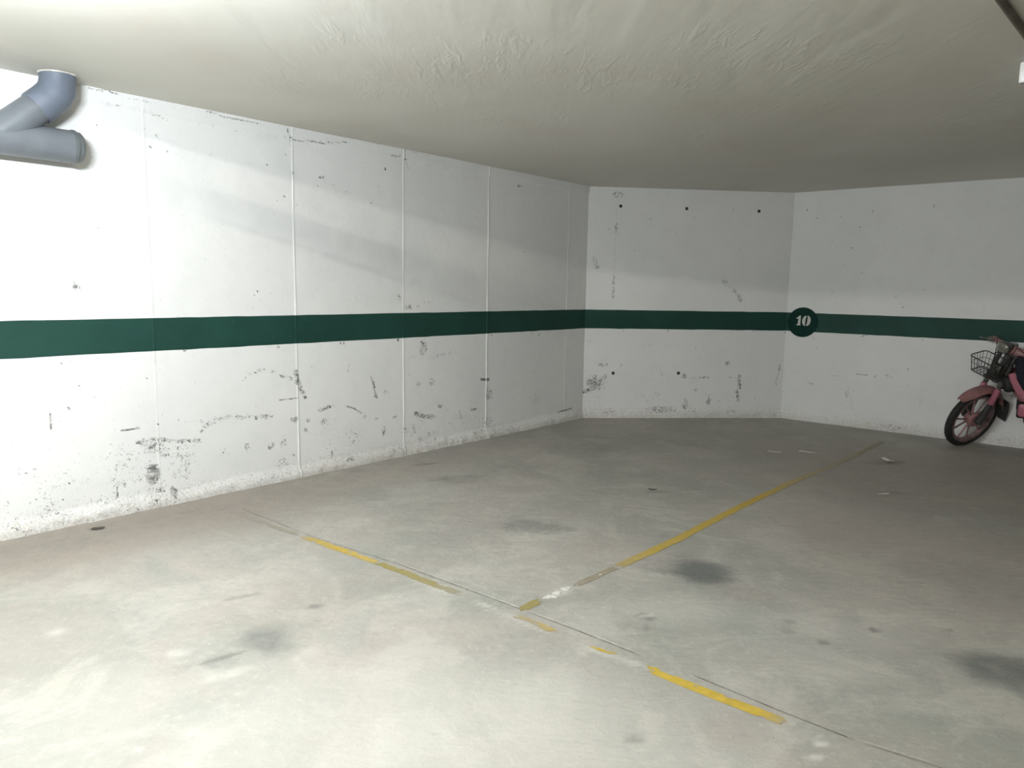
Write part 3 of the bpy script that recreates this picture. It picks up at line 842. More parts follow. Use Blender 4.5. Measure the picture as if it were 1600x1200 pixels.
for k, a in enumerate([(.600, 2.960, .028, .020, 0, .85), (.575, 3.00, .04, .012, 30, .6), (.578, 2.88, .008, .06, -15, .5), (1.525, 2.885, .022, .028, 0, .9), (.40, 2.115, .042, .016, 0, .6), (1.20, 2.95, .03, .03, 0, .45), (1.16, 2.87, .03, .03, 0, .4),
        (1.27, 2.77, .025, .02, 0, .7), (1.85, 2.90, .02, .012, 0, .7), (-.84, 3.02, .03, .018, 0, .7), (.945, 3.99, .02, .012, 20, .8), (-.66, 5.62, .10, .016, 25, .9), (.88, 4.02, .03, .03, 0, .3), (-1.2, 3.1, .08, .012, 30, .5), (-1.06, 2.57, .07, .012, 40, .7), (1.02, 4.93, .08, .02, 0, .4),
        (3.16, 5.93, .14, .04, 20, .5), (2.72, 5.02, .05, .015, 0, .6)]):
    pit = np.maximum(pit, blob(*a, soft=.35, seed=50 + k))
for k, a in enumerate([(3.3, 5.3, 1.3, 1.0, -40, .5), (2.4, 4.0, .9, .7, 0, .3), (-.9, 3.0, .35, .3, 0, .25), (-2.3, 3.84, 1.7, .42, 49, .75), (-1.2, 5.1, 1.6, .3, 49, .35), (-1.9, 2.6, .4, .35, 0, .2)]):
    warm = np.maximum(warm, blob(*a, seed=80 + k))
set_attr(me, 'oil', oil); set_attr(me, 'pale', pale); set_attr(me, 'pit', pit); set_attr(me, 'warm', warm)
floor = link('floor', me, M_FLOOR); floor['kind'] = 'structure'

def ribbon(name, pts, width, mat, fade, seed, ragged=.25, step=.008, lift=.0015, holes=.0, label=None):
    """a strip of paint on the floor, its edges ragged and with pieces missing"""
    P = np.array(pts, float); seg = np.hypot(*(P[1:] - P[:-1]).T); L = np.r_[0, np.cumsum(seg)]
    t = np.arange(0, L[-1] + step / 2, step)
    cx = np.interp(t, L, P[:, 0]); cy = np.interp(t, L, P[:, 1])
    tx = np.gradient(cx); ty = np.gradient(cy); ll = np.hypot(tx, ty); nx, ny = -ty / ll, tx / ll
    rows = 6
    fd = np.interp(t / L[-1], [a for a, _ in fade], [b for _, b in fade])
    vs = []; fs = []; fa = []
    for i in range(len(t)):
        wl = width / 2 * (1 - ragged * (fnoise(t[i] * 14, 0, seed) * 1.3)); wr = width / 2 * (1 - ragged * (fnoise(t[i] * 14, 5, seed + 3) * 1.3))
        e = min(t[i], L[-1] - t[i]); tp = .72 + .28 * min(1, e / .03)
        for j in range(rows + 1):
            o = -wr * tp + (wl + wr) * tp * j / rows
            x, y = cx[i] + nx[i] * o, cy[i] + ny[i] * o
            vs.append((x, y, float(floor_z(np.array([x]), np.array([y]))[0]) + lift)); fa.append(fd[i])
    for i in range(len(t) - 1):
        for j in range(rows):
            e = min(t[i], L[-1] - t[i])
            if e < .045 and fnoise(j * 1.7 + 3, t[0] + (i > len(t) / 2) * 7, seed + 13, 1) * .06 > e: continue
            edge = .12 if j in (0, rows - 1) else 0
            if fnoise(t[i] * 22, j * .9, seed + 7) < holes + edge * (holes > 0) + .25 * (fd[i] > .8): continue
            a = i * (rows + 1) + j
            fs.append((a, a + rows + 1, a + rows + 2, a + 1))
    me = bpy.data.meshes.new(name); me.from_pydata(vs, [], fs); me.update()
    set_attr(me, 'fade', fa)
    o = link(name, me, mat, floor)
    if label: o['label'] = label
    return o
Y1 = [(-1.76, 4.371), (-1.166, 3.92), (-.779, 3.626), (-.48, 3.385), (-.204, 3.16)]
ribbon('painted_line', Y1[:2], .055, M_FADED, [(0, .9), (1, .6)], 99, .3, holes=.30, label='faded ghost of the yellow line beside the left wall')
ribbon('painted_line', [Y1[1], Y1[2], (-.655, 3.526)], .062, M_YELLOW, [(0, .75), (.15, .45), (.6, .3), (1, .5)], 100, .3, holes=.24, label='worn yellow line nearest the left wall')
ribbon('painted_line', [(-.685, 3.55), Y1[3], Y1[4]], .060, M_YELLOW_DULL, [(0, .3), (.7, .45), (1, .9)], 98, .4, holes=.26, label='olive dirty stretch of the yellow line before the junction')
ribbon('painted_line', [(.014, 2.985), (.124, 2.892), (.21, 2.805)], .058, M_YELLOW, [(0, .85), (.5, .55), (1, .5)], 101, .6, holes=.34, label='short chipped yellow piece at the line junction')
ribbon('painted_line', [(.297, 2.733), (.365, 2.673), (.445, 2.627)], .034, M_YELLOW, [(0, .2), (1, .4)], 102, .7, holes=.36, label='narrow chipped sliver of yellow line')
ribbon('painted_line', [(.507, 2.558), (.727, 2.363), (.865, 2.25), (.924, 2.209)], .058, M_YELLOW, [(0, 0), (.7, .05), (.85, .3), (1, .8)], 103, .25, holes=.2, label='brightest yellow piece nearest the camera')
ribbon('painted_line', [(.039, 2.998), (.09, 3.062), (.146, 3.126)], .062, M_YELLOW_DULL, [(0, .3), (1, .4)], 104, .3, label='dirty start of the bay divider line')
ribbon('painted_line', [(.29, 3.27), (.55, 3.54)], .052, M_FADED, [(0, .5), (1, .2)], 105, .3, holes=.15, label='brownish faded stretch of the bay divider line')
ribbon('painted_line', [(.531, 3.52), (.955, 3.975), (1.459, 4.569), (2.103, 5.285), (2.607, 5.791), (3.533, 6.809)], .066, M_YELLOW, [(0, .6), (.08, .35), (.4, .3), (.55, .6), (.7, .9), (1, 1.05)], 106, .2, holes=.08, label='long yellow divider line running towards the far wall')
G = [(-1.703, 4.42), (-1.063, 3.883), (-.557, 3.522), (-.222, 3.251), (.261, 2.857), (.509, 2.639), (.664, 2.517), (.943, 2.259), (1.102, 2.123), (1.292, 2.002), (2.6, .96)]
G = np.array(G)
ribbon('floor_joint', G[:6], .011, M_GROOVE_DARK, [(0, 0), (1, 0)], 110, .6, step=.02, lift=.0008, holes=.36, label='thin dark joint along the yellow line')
ribbon('floor_joint', G[6:9], .010, M_GROOVE_DARK, [(0, 0), (1, 0)], 112, .5, step=.02, lift=.0008, holes=.26, label='dark open stretch of the joint near the camera')
ribbon('floor_joint', G[8:], .008, M_GROOVE_DARK, [(0, 0), (1, 0)], 113, .5, step=.02, lift=.0008, holes=.40, label='fine joint running out towards the lower right')
G2 = G + np.array([.007, .009])
for a, b_, w_, sd in ((G2[2], G2[3], .008, 114), (G2[3], G2[4], .010, 115), (G2[4], G2[5], .006, 116), (G2[8], G2[9], .008, 117)):
    ribbon('joint_edge', [a, b_], w_, M_GROOVE_LITE, [(0, 0), (1, 0)], sd, .6, step=.012, lift=.0012, holes=.42)
# pale flakes where the divider paint has come off
def flake(x, y, r, seed):
    rnd = random.Random(seed); k = 9
    pr = [(x + r * rnd.uniform(.5, 1.2) * math.cos(2 * PI * i / k) * 1.3, y + r * rnd.uniform(.5, 1.2) * math.sin(2 * PI * i / k)) for i in range(k)]
    z = float(floor_z(np.array([x]), np.array([y]))[0])
    b = MB(); b.add([(a, c, z - .001) for a, c in pr] + [(a, c, z + .0028) for a, c in pr], [(i, (i + 1) % k, k + (i + 1) % k, k + i) for i in range(k)] + [tuple(range(k, 2 * k))])
    return b.build('paint_flake', M_GROOVE_LITE, floor, smooth=False)
for k, (x, y, r) in enumerate([(.195, 3.165, .022), (.225, 3.205, .018), (.265, 3.255, .017), (.17, 3.15, .012), (.285, 3.27, .008), (.45, 3.43, .007)]): flake(x, y, r, k)

# ------------------------------------------------------------------ ceilings
UD = DC; VD = -DL                 # along the aisle edge / into the bay
EDGE = 0.40                       # unseen bay slab edge, set to shade the far walls, measured along VD
def edge_pt(u, v): q = UD * u + VD * v; return q
us = np.arange(-9, 9.01, .06); vs = np.append(np.arange(EDGE, 9.6, .06), 9.6)
def ceil_fn(u, v):
    q = np.outer(u, UD) + np.outer(v, VD)
    z = H + .006 * (fnoise(u * .9, v * .9, 90) - .5) * sstep(EDGE, EDGE + .5, v)
    return np.c_[q, z]
me, _, _ = grid_mesh('ceiling', us, vs, ceil_fn, flip=True)
ceiling = link('ceiling', me, M_CEIL); ceiling['kind'] = 'structure'
b = MB()
def slab(b, u0, u1, v0, v1, z0, z1):
    pts = [edge_pt(u0, v0), edge_pt(u1, v0), edge_pt(u1, v1), edge_pt(u0, v1)]
    b.add([(p[0], p[1], z0) for p in pts] + [(p[0], p[1], z1) for p in pts],
          [(0, 3, 2, 1), (4, 5, 6, 7), (0, 1, 5, 4), (1, 2, 6, 5), (2, 3, 7, 6), (3, 0, 4, 7)])
slab(b, -9, 9, EDGE, 9.6, H + .004, HA + .02)
b.build('slab_core', M_PLAINWALL, ceiling, smooth=False)
b = MB(); slab(b, -9, 11, -10, EDGE + .02, HA, HA + .15)
o = b.build('ceiling', M_CEIL, smooth=False); o['kind'] = 'structure'

# ------------------------------------------------------------------ lamps (all outside the frame but one)
def emissive(name, col, strength):
    t = NT(name); t.b.inputs['Emission Color'].default_value = col + (1,); t.b.inputs['Emission Strength'].default_value = strength
    return t.out((.9, .9, .9), .4)
M_TUBE = emissive('lit_tube', (.94, .97, 1.0), 6.0)
def batten(x, y, z, rz, power, label, length=1.2, lit=True, col=(.95, .98, 1.0), hang=0):
    """a ceiling batten lamp: tray, end caps and a tube under it; z is the tray's top"""
    r = empty('batten_lamp', (x, y, z), rz); tag(r, label, 'lamp')
    MB().box((0, 0, -.03), (length, .06, .06), bev=.006).build('tray', M_WHITEPL, r)
    for sx in (-1, 1): MB().box((sx * (length / 2 - .012), 0, -.075), (.026, .05, .05), bev=.008).build('tube_holder', M_WHITEPL, r)
    MB().tube([(-length / 2 + .03, 0, -.085), (length / 2 - .03, 0, -.085)], .013, 14).build('tube', M_TUBE if lit else M_WHITEPL, r)
    if hang:
        for sx in (-1, 1): MB().tube([(sx * length * .35, 0, -.005), (sx * length * .35, 0, hang)], .006, 8).build('hanger', M_STEEL, r)
    if lit:
        for k in range(4):
            ld = bpy.data.lights.new('tube_light', 'POINT'); ld.energy = power / 4; ld.color = col
            ld.shadow_soft_size = .02
            lo = bpy.data.objects.new('tube_light', ld); COL.objects.link(lo); lo.parent = r
            lo.location = ((k - 1.5) * length / 4, 0, -.115)
    return r
az = math.atan2(DC[1], DC[0])
q = UD * -.75 + VD * -1.65
batten(q[0], q[1], HA - .004, az, LAMP_AISLE, 'lit batten lamp under the aisle slab behind the camera', col=(1.0, .95, .87))
q = UD * 6.0 + VD * -1.65
batten(q[0], q[1], HA - .004, az, LAMP_FAR_FILL, 'unseen batten lamp far to the right, added for ambient light')
q = UD * -2.35 + VD * .46
batten(q[0], q[1], H - .115, az, LAMP_BAY, 'lit batten lamp hung under the bay slab above the camera', length=.9, col=(.89, .945, 1.0), hang=.115)

# the unlit lamp whose end shows at the right edge, with the conduit that feeds it
d = np.array([.6905, .7233])
q0 = np.array([2.345, 3.42])
q = q0 + d * .62
r = empty('batten_lamp', (q[0], q[1], H), math.atan2(d[1], d[0])); tag(r, 'white batten lamp end on the ceiling at the conduit end', 'lamp')
MB().box((0, 0, -.045), (1.2, .165, .07), bev=.010).build('tray', M_WHITEPL, r)
for sx in (-1, 1): MB().box((sx * .607, 0, -.050), (.025, .18, .095), bev=.010).build('end_cap', M_WHITEPL, r)
MB().box((0, 0, -.094), (1.17, .14, .035), bev=.015).build('diffuser', M_WHITEPL, r)
MB().tube([(-.63, 0, -.02), (-.60, 0, -.02)], .014, 10).build('cable_gland', M_CONDUIT, r)
a0 = q0 - d * 2.9; a1 = q0 - d * .02
r = empty('ceiling_conduit', (a1[0], a1[1], H)); tag(r, 'dull grey conduit along the ceiling to the white lamp', 'conduit')
e = a0 - a1
MB().tube([(e[0], e[1], -.013), (0, 0, -.013)], .0145, 12).build('tube', M_CONDUIT, r)
for k in range(4):
    t = .1 + .28 * k
    c = Vector((e[0] * t, e[1] * t, -.012))
    R = Matrix.Rotation(math.atan2(d[1], d[0]), 3, 'Z')
    MB().box(c, (.022, .040, .030), R, bev=.008).build('clip', M_CONDUIT, r)

# ------------------------------------------------------------------ drain pipe on the left wall
def onL(s, z, off):
    q = P1 + DL * s + NL * off
    return Vector((q[0], q[1], z))
root_s = 5.3
pr = empty('drain_pipe', onL(root_s, 2.08, .1)); tag(pr, 'grey plastic drain pipe with a branch elbow on the left wall', 'pipe')
base = Vector(pr.location)
loc = lambda s, z, off: onL(s, z, off) - base
RP = .085; OFF = .105; ZP = 2.095; S_END = 4.875
b = MB()
b.tube([loc(9.5, ZP, OFF), loc(S_END + .05, ZP, OFF)], RP, 28)
main = b.build('main_pipe', M_PIPE, pr)
b = MB()
b.tube([loc(S_END + .052, ZP, OFF), loc(S_END + .05, ZP, OFF), loc(S_END + .035, ZP, OFF), loc(S_END + .033, ZP, OFF), loc(S_END + .012, ZP, OFF), loc(S_END, ZP, OFF)], [RP, RP + .004, RP + .004, RP - .003, RP - .004, RP - .016], 28)
b.build('end_cap', M_PIPECAP, pr)
b = MB()
RB = .078
b.tube([loc(S_END + .42, ZP - .02, OFF), loc(S_END + .17, ZP + .20, OFF + .03)], RB, 28)
b.build('branch_arm', M_PIPE, pr)
b = MB()
EX = S_END + .105
path = [loc(S_END + .215, ZP + .160, OFF + .024), loc(S_END + .212, ZP + .163, OFF + .024), loc(S_END + .165, ZP + .205, OFF + .031), loc(EX + .028, ZP + .238, OFF + .034), loc(EX + .008, ZP + .275, OFF + .036), loc(EX, ZP + .32, OFF + .036), loc(EX, H - .001, OFF + .036)]
b.tube(path, [RB + .002, RB + .007, RB + .008, RB + .009, RB + .009, RB + .007, RB + .007], 28)
b.build('elbow', M_PIPE2, pr)
b = MB()
c = loc(EX, H - .006, OFF + .036)
b.lathe([(RB + .006, -.003), (RB + .011, -.001), (RB + .013, .004), (RB + .006, .004)], c, (0, 0, 1), 32)
b.build('mortar_collar', M_GROOVE_LITE, pr)

# ------------------------------------------------------------------ litter on the floor
def scrap(x, y, L, Wd, ang, label, mat, cat='paper', seed=0, name='paper_scrap', curl=.010, group=None):
    rnd = random.Random(seed)
    z = float(floor_z(np.array([x]), np.array([y]))[0])
    o = None
    rows = []
    K = 7
    for i in range(K):
        t = i / (K - 1) - .5
        w = Wd * (1 - .5 * abs(t) ** 2 * 2) * rnd.uniform(.75, 1.1)
        row = []
        for j in range(4):
            u = j / 3 - .5
            row.append((t * L, u * w + .15 * Wd * math.sin(t * 5 + seed), .0022 + curl * (t * t * 2 + .5 * u * u) + .002 * rnd.random()))
        rows.append(row)
    b = MB(); b.sheet(rows, th=.0010)
    o = b.build(name, mat, None); o.location = (x, y, z + .001); o.rotation_euler = (0, 0, math.radians(ang))
    tag(o, label, cat, group)
    return o
scrap(2.303, 6.254, .11, .035, -22, 'left of two torn white paper strips near the back wall', M_PAPER, seed=1)
scrap(2.595, 6.270, .13, .032, -30, 'right of two torn white paper strips near the back wall', M_PAPER, seed=2)
scrap(3.163, 6.00, .13, .05, -75, 'crumpled pale scrap on the brown patch before the moped', M_PAPER, seed=3, curl=.02)
scrap(2.613, 4.972, .085, .020, 14, 'thin bright white strip beside the yellow divider line', M_PAPER, seed=4, curl=.004)
scrap(.998, 4.983, .055, .020, -14, 'small dark twig-like scrap mid floor left of divider line', M_LEAF, 'debris', 5, 'floor_debris', .006)
scrap(-2.326, 3.978, .060, .045, 10, 'dark brown oval leaf beside the left wall base', M_LEAF, 'leaf', 6, 'dry_leaf', .002)

# ------------------------------------------------------------------ the pink moped parked along the right wall
RAKE = math.radians(18.5); STEER = math.radians(53); LEAN = math.radians(8)
HEAD = math.atan2(-DC[1], -DC[0]) + math.radians(6)
RW = .285
AX = Vector((-math.sin(RAKE), 0, math.cos(RAKE))); BX = Vector((math.cos(RAKE), 0, math.sin(RAKE))); YX = Vector((0, 1, 0))
S0 = Vector((0, 0, RW)) - BX * .038
MS = Matrix.Translation(S0) @ Matrix.Rotation(STEER, 4, AX) @ Matrix.Translation(-S0)
def st(u, v, w): return S0 + AX * u + BX * v + YX * w        # steering frame: up the axis, forward, left
REAR_X = -1.10
# pose: both tyres rest on the floor
def pose(pitch, z):
    return Matrix.Translation((0, 0, z)) @ Matrix.Rotation(HEAD, 4, 'Z') @ Matrix.Rotation(pitch, 4, 'Y') @ Matrix.Rotation(-LEAN, 4, 'X')
def lowest(M, c, ax, r=.257, t=.028):
    best = None
    for k in range(720):
        a = 2 * PI * k / 720
        d = Vector((math.cos(a), 0, math.sin(a)))
        p = M @ (Vector(c) + d * r)
        if best is None or p.z < best.z: best = p
    return best.z - t, best
pitch, zz = 0.0, 0.0
for _ in range(12):
    M = pose(pitch, zz)
    zf, pf = lowest(M @ MS, (0, 0, RW), YX); zr, prr = lowest(M, (REAR_X, 0, RW), YX)
    pitch += (zf - zr) / 1.1 * .9 * 1.0
    zz -= (zf + zr) / 2 * .9
M = pose(pitch, zz)
zf, pf = lowest(M @ MS, (0, 0, RW), YX)
CONTACT = Vector((4.197, 6.70))
mp = empty('moped'); tag(mp, 'faded pink moped with a wire basket parked against the right wall', 'moped')
T = Matrix.Translation((CONTACT.x - pf.x, CONTACT.y - pf.y, 0)) @ M
mp.matrix_world = T
mp.location = T.to_translation(); mp.rotation_euler = T.to_euler()

def ringpts(c, r, a0, a1, n): return [(c[0] + r * math.cos(math.radians(a0 + (a1 - a0) * k / n)), c[2] + r * math.sin(math.radians(a0 + (a1 - a0) * k / n))) for k in range(n + 1)]
def wheel(name, c, MM):
    C0 = Vector(c)
    b = MB(MM)
    b.lathe([(.236, -.024), (.226, -.026), (.212, -.022), (.206, -.008), (.206, .008), (.212, .022), (.226, .026), (.236, .024), (.230, 0)], C0, (0, 1, 0), 48)
    rim = b.build(name, M_PINKW, mp)
    b = MB(MM); prof = []
    for k in range(14):
        a = 2 * PI * k / 14; rr = .0285
        prof.append((.2560 + rr * math.cos(a) * 1.02, rr * math.sin(a) * 1.12))
    b.lathe(prof, C0, (0, 1, 0), 56)
    for k in range(40):                      # tread blocks
        t = 2 * PI * k / 40
        for s_ in (-1, 1):
            tt = t + (PI / 40 if s_ > 0 else 0)
            p = C0 + Vector((math.cos(tt) * .2835, s_ * .0095, math.sin(tt) * .2835))
            R = Matrix.Rotation(-tt, 3, 'Y')
            b.box(p, (.0022, .015, .026), R)
    b.build('tyre', M_BLACK, rim)
    b = MB(MM); b.lathe([(.004, -.040), (.050, -.040), (.058, -.030), (.058, .022), (.066, .026), (.066, .040), (.060, .046), (.004, .046)], C0, (0, 1, 0), 32, closed=True)
    b.build('hub', M_PINK, rim)
    for k in range(10):
        a = 2 * PI * (k // 2) / 5 + (.17 if k % 2 else -.17); a2 = 2 * PI * (k // 2) / 5 + (.27 if k % 2 else -.27)
        p0 = C0 + Vector((math.cos(a) * .055, 0, math.sin(a) * .055)); p1 = C0 + Vector((math.cos(a2) * .212, 0, math.sin(a2) * .212))
        b = MB(MM); b.tube([p0, (p0 + p1) / 2, p1], [.011, .008, .0095], 8)
        b.build('spoke', M_PINK if k % 2 else M_PINKW, rim)
    return rim
wheel('front_wheel', (0, 0, RW), MS)
wheel('rear_wheel', (REAR_X, 0, RW), Matrix.Identity(4))

def fender(name, c, a0, a1, r, w, MM, mat, tip=0.0):
    rows = []
    n = 26
    for i in range(n + 1):
        f = i / n; a = math.radians(a0 + (a1 - a0) * f)
        rr = r + tip * max(0, 1 - f / .25) ** 2
        ww = w * (.35 + .65 * min(1, f / .16) ** .6) if tip else w
        row = []
        for j in range(11):
            t = (j / 10 - .5) * 2
            drop = .052 * (abs(t) ** 2.2)
            rad = rr - drop
            row.append((c[0] + rad * math.cos(a), t * ww / 2, c[2] + rad * math.sin(a)))
        rows.append(row)
    b = MB(MM); b.sheet(rows, th=.003)
    return b.build(name, mat, mp)
ff = fender('front_fender', (0, 0, RW), 52, 172, .335, .115, MS, M_PINK, tip=.022)
rows = []
for i in range(8):
    a = math.radians(160 + 36 * i / 7); rr = .345 + .012 * i / 7
    rows.append([(rr * math.cos(a), t * .062, RW + rr * math.sin(a) - .004 * abs(t)) for t in (-1, -.5, 0, .5, 1)])
b = MB(MS); b.sheet(rows, th=.005); b.build('mud_flap', M_FLAP, ff)
fender('rear_fender', (REAR_X, 0, RW), 20, 185, .335, .12, Matrix.Identity(4), M_PINK)

# fork: black lower legs, pink shrouds, dark upper tubes and springs, two clamps
for s_ in (1, -1):
    w = .072 * s_
    b = MB(MS)
    b.tube([st(-.005, .040, w), st(.06, .018, w), st(.20, .004, w), st(.30, 0, w)], [.034, .032, .022, .018], 12)
    leg = b.build('fork_leg', M_FLAP, mp)
    b = MB(MS); b.tube([st(-.002, .038, w - .02 * s_), st(-.002, .038, w + .022 * s_)], .020, 14); b.build('axle_nut', M_DARKMET, leg)
    b = MB(MS); b.tube([st(.185, .004, w), st(.19, .004, w), st(.335, 0, w), st(.34, 0, w)], [.024, .028, .026, .022], 14); b.build('fork_shroud', M_PINKB, leg)
    b = MB(MS); b.tube([st(.33, 0, w), st(.665, 0, w)], .018, 12); b.build('upper_tube', M_DARKMET, leg)
    coil = []
    for k in range(90):
        a = k * .62
        coil.append(st(.35 + .20 * k / 89, .024 * math.cos(a), w + .024 * math.sin(a)))
    b = MB(MS); b.tube(coil, .0045, 6); b.build('spring', M_STEEL, leg)
b = MB(MS)
Rs = Matrix((( BX.x, 0, AX.x), (BX.y, 1, AX.y), (BX.z, 0, AX.z)))
b.box(st(.40, -.006, 0), (.060, .205, .030), Rs, bev=.010); b.build('lower_clamp', M_DARKMET, mp)
b = MB(MS); b.box(st(.655, -.004, 0), (.066, .205, .026), Rs, bev=.010); b.build('upper_clamp', M_DARKMET, mp)
b = MB(MS); b.tube([st(.38, -.004, 0), st(.70, -.004, 0)], .024, 14); b.build('steering_stem', M_DARKMET, mp)
b = MB(MS)
b.box(st(.50, .045, .0), (.05, .085, .10), Rs, bev=.016); b.tube([st(.47, .065, .0), st(.47, .088, .0)], .034, 18); b.build('horn', M_DARKMET, mp)

# headlamp: a rectangular bowl with a glass, under a pink cowl
def prism(b, prof, y0, y1):
    n = len(prof)
    b.add([(x, y0, z) for x, z in prof] + [(x, y1, z) for x, z in prof], [(k, (k + 1) % n, n + (k + 1) % n, n + k) for k in range(n)] + [tuple(range(n)), tuple(range(n, 2 * n))])
hl = st(.715, .090, 0)
b = MB(MS)
prof = [(.070, .060), (.078, .045), (.078, -.045), (.068, -.060)]
def bowl(b, c, w0, h0, w1, h1, x0, x1, n=24):
    def loop(x, w, h):
        pts = []
        for k in range(n):
            a = 2 * PI * k / n
            ca, sa = math.cos(a), math.sin(a)
            e = .55
            pts.append((c.x + x, c.y + w * math.copysign(abs(ca) ** e, ca), c.z + h * math.copysign(abs(sa) ** e, sa)))
        return pts
    L = [loop(x0, w0, h0), loop(x0 + (x1 - x0) * .6, (w0 + w1) / 2 * 1.05, (h0 + h1) / 2 * 1.05), loop(x1, w1, h1)]
    vs = [p for l in L for p in l]
    fs = [(j * n + k, j * n + (k + 1) % n, (j + 1) * n + (k + 1) % n, (j + 1) * n + k) for j in range(2) for k in range(n)]
    fs += [tuple(range(n))[::-1], tuple(range(2 * n, 3 * n))]
    b.add(vs, fs)
bowl(b, hl, .040, .030, .062, .048, -.060, .026)
head = b.build('headlamp', M_DARKMET, mp)
b = MB(MS); bowl(b, hl, .058, .045, .045, .034, .024, .040); b.build('lamp_glass', M_LENS, head)

# handlebar with cowl, grips and levers
b = MB(MS)
b.tube([st(.70, -.03, 0), st(.755, -.02, 0)], .028, 14)
b.tube([st(.680, -.110, -.285), st(.705, -.09, -.22), st(.698, -.05, -.15), st(.682, -.02, -.06), st(.682, -.02, .06), st(.698, -.05, .15), st(.705, -.09, .22), st(.680, -.110, .285)], .0125, 12)
bar = b.build('handlebar', M_STEEL, mp)
b = MB(MS)
b.tube([st(.704, -.08, -.235), st(.702, -.06, -.17), st(.698, -.012, -.07), st(.698, .002, 0), st(.698, -.012, .07), st(.702, -.06, .17), st(.704, -.08, .235)], [.018, .026, .040, .046, .040, .026, .018], 14)
b.build('handlebar_cowl', M_PINK, bar)
for s_ in (-1, 1):
    b = MB(MS); b.tube([st(.705, -.080, .225 * s_), st(.705, -.083, .23 * s_), st(.680, -.111, .295 * s_), st(.680, -.113, .30 * s_)], [.026, .030, .024, .017], 14)
    b.build('grip', M_GRIP, bar)
    b = MB(MS); b.tube([st(.702, -.045, .20 * s_), st(.704, -.02, .235 * s_), st(.680, -.04, .30 * s_), st(.672, -.055, .35 * s_)], [.008, .007, .006, .008], 8)
    b.build('brake_lever', M_LEVER, bar)
    # mirror-less stalk and cable leaving the lever
    b = MB(MS); b.tube([st(.705, -.03, .21 * s_), st(.725, .05, .15 * s_), st(.76, .085, .10 * s_), st(.60, .06, .06 * s_), st(.42, .03, .05 * s_)], .0035, 6)
    b.build('brake_cable', M_BLACK, bar)

# wire basket carried in front of the fork
b = MB(MS)
bc = st(.565, 0, 0); x0 = bc.x + .055; x1 = x0 + .185; zt = bc.z + .075; zb = bc.z - .07
YA, YB = -.150, .105; YM = (YA + YB) / 2
def ring(z, gx, gy, r):
    P = [(x0 + gx, YA + gy, z), (x1 - gx, YA + gy, z), (x1 - gx, YB - gy, z), (x0 + gx, YB - gy, z)]
    pts = []
    for i in range(4):
        p, q, o = Vector(P[i]), Vector(P[(i + 1) % 4]), Vector(P[i - 1])
        c = .03
        pts += [p + (o - p).normalized() * c, p + ((o - p).normalized() + (q - p).normalized()) * c * .3, p + (q - p).normalized() * c]
    b.tube(pts, r, 8, closed=True)
ring(zt, 0, 0, .0050); ring(zb, .022, .022, .0035); ring(zt - .06, .008, .008, .0022)
basket = b.build('basket_rim', M_WIRE, mp)
def bar_(p, q, r=.0022):
    bb = MB(MS); bb.tube([p, q], r, 6); return bb
for k in range(7):
    t = k / 6
    y = YA + .02 + (YB - YA - .04) * t; y2 = YM + (y - YM) * .87
    for xx, xi in ((x1, x1 - .022), (x0, x0 + .022)): bar_((xx, y, zt), (xi, y2, zb)).build('basket_wire', M_WIRE, basket)
    bar_((x0 + .022, y2, zb), (x1 - .022, y2, zb)).build('basket_wire', M_WIRE, basket)
for k in range(5):
    x = x0 + .025 + (x1 - x0 - .05) * k / 4; xi = x0 + .04 + (x1 - x0 - .08) * k / 4
    for ye, yi in ((YA, YA + .022), (YB, YB - .022)): bar_((x, ye, zt), (xi, yi, zb)).build('basket_wire', M_WIRE, basket)
    bar_((xi, YA + .022, zb), (xi, YB - .022, zb)).build('basket_wire', M_WIRE, basket)
for sy in (-1, 1):
    bar_((x0 + .02, .06 * sy, zb), st(.42, .03, .07 * sy), .005).build('basket_stay', M_WIRE, basket)
    bar_((x0, .07 * sy, zt), st(.655, .02, .07 * sy), .005).build('basket_stay', M_WIRE, basket)

# frame and body behind the head tube
b = MB()
b.tube([st(.50, -.035, 0), Vector((-.29, 0, .64)), Vector((-.36, 0, .53)), Vector((-.46, 0, .42)), Vector((-.60, 0, .29)), Vector((-.80, 0, .28)), Vector((-.93, 0, .42)), Vector((-1.0, 0, .62))], [.030, .034, .036, .038, .040, .040, .036, .030], 14)
b.tube([Vector((-.80, .06, .30)), Vector((REAR_X, .075, RW))], .022, 10); b.tube([Vector((-.80, -.06, .30)), Vector((REAR_X, -.075, RW))], .022, 10)
frame = b.build('frame', M_PINK, mp)
b = MB(); b.tube([st(.41, -.03, 0), st(.63, -.03, 0)], .030, 14); b.build('head_tube', M_DARKMET, frame)
# pink leg shield edge sweeping down to the footboard, on the side that faces us
for s_ in (1, -1):
    path = [(x + .063, z + .002) for x, z in ((-.345, .745), (-.365, .70), (-.40, .63), (-.445, .565), (-.50, .50), (-.555, .43), (-.60, .37))]
    wd = [.018, .028, .032, .030, .030, .032, .034]
    rows = []
    for k, ((x, z), w_) in enumerate(zip(path, wd)):
        xa, za = path[max(k - 1, 0)]; xb, zb_ = path[min(k + 1, len(path) - 1)]
        L_ = math.hypot(xb - xa, zb_ - za); nx_, nz_ = -(zb_ - za) / L_, (xb - xa) / L_
        rows.append([(x + nx_ * w_ * t, s_ * (.125 + .03 * k / 6 - .012 * t * t), z + nz_ * w_ * t) for t in (-1, -.6, 0, .6, 1)])
    b = MB(); b.sheet(rows, th=.008); b.build('leg_shield', M_PINKB, mp)
b = MB(); b.box((-.58, 0, .33), (.36, .30, .025), bev=.010); b.build('footboard', M_BLACK, mp)
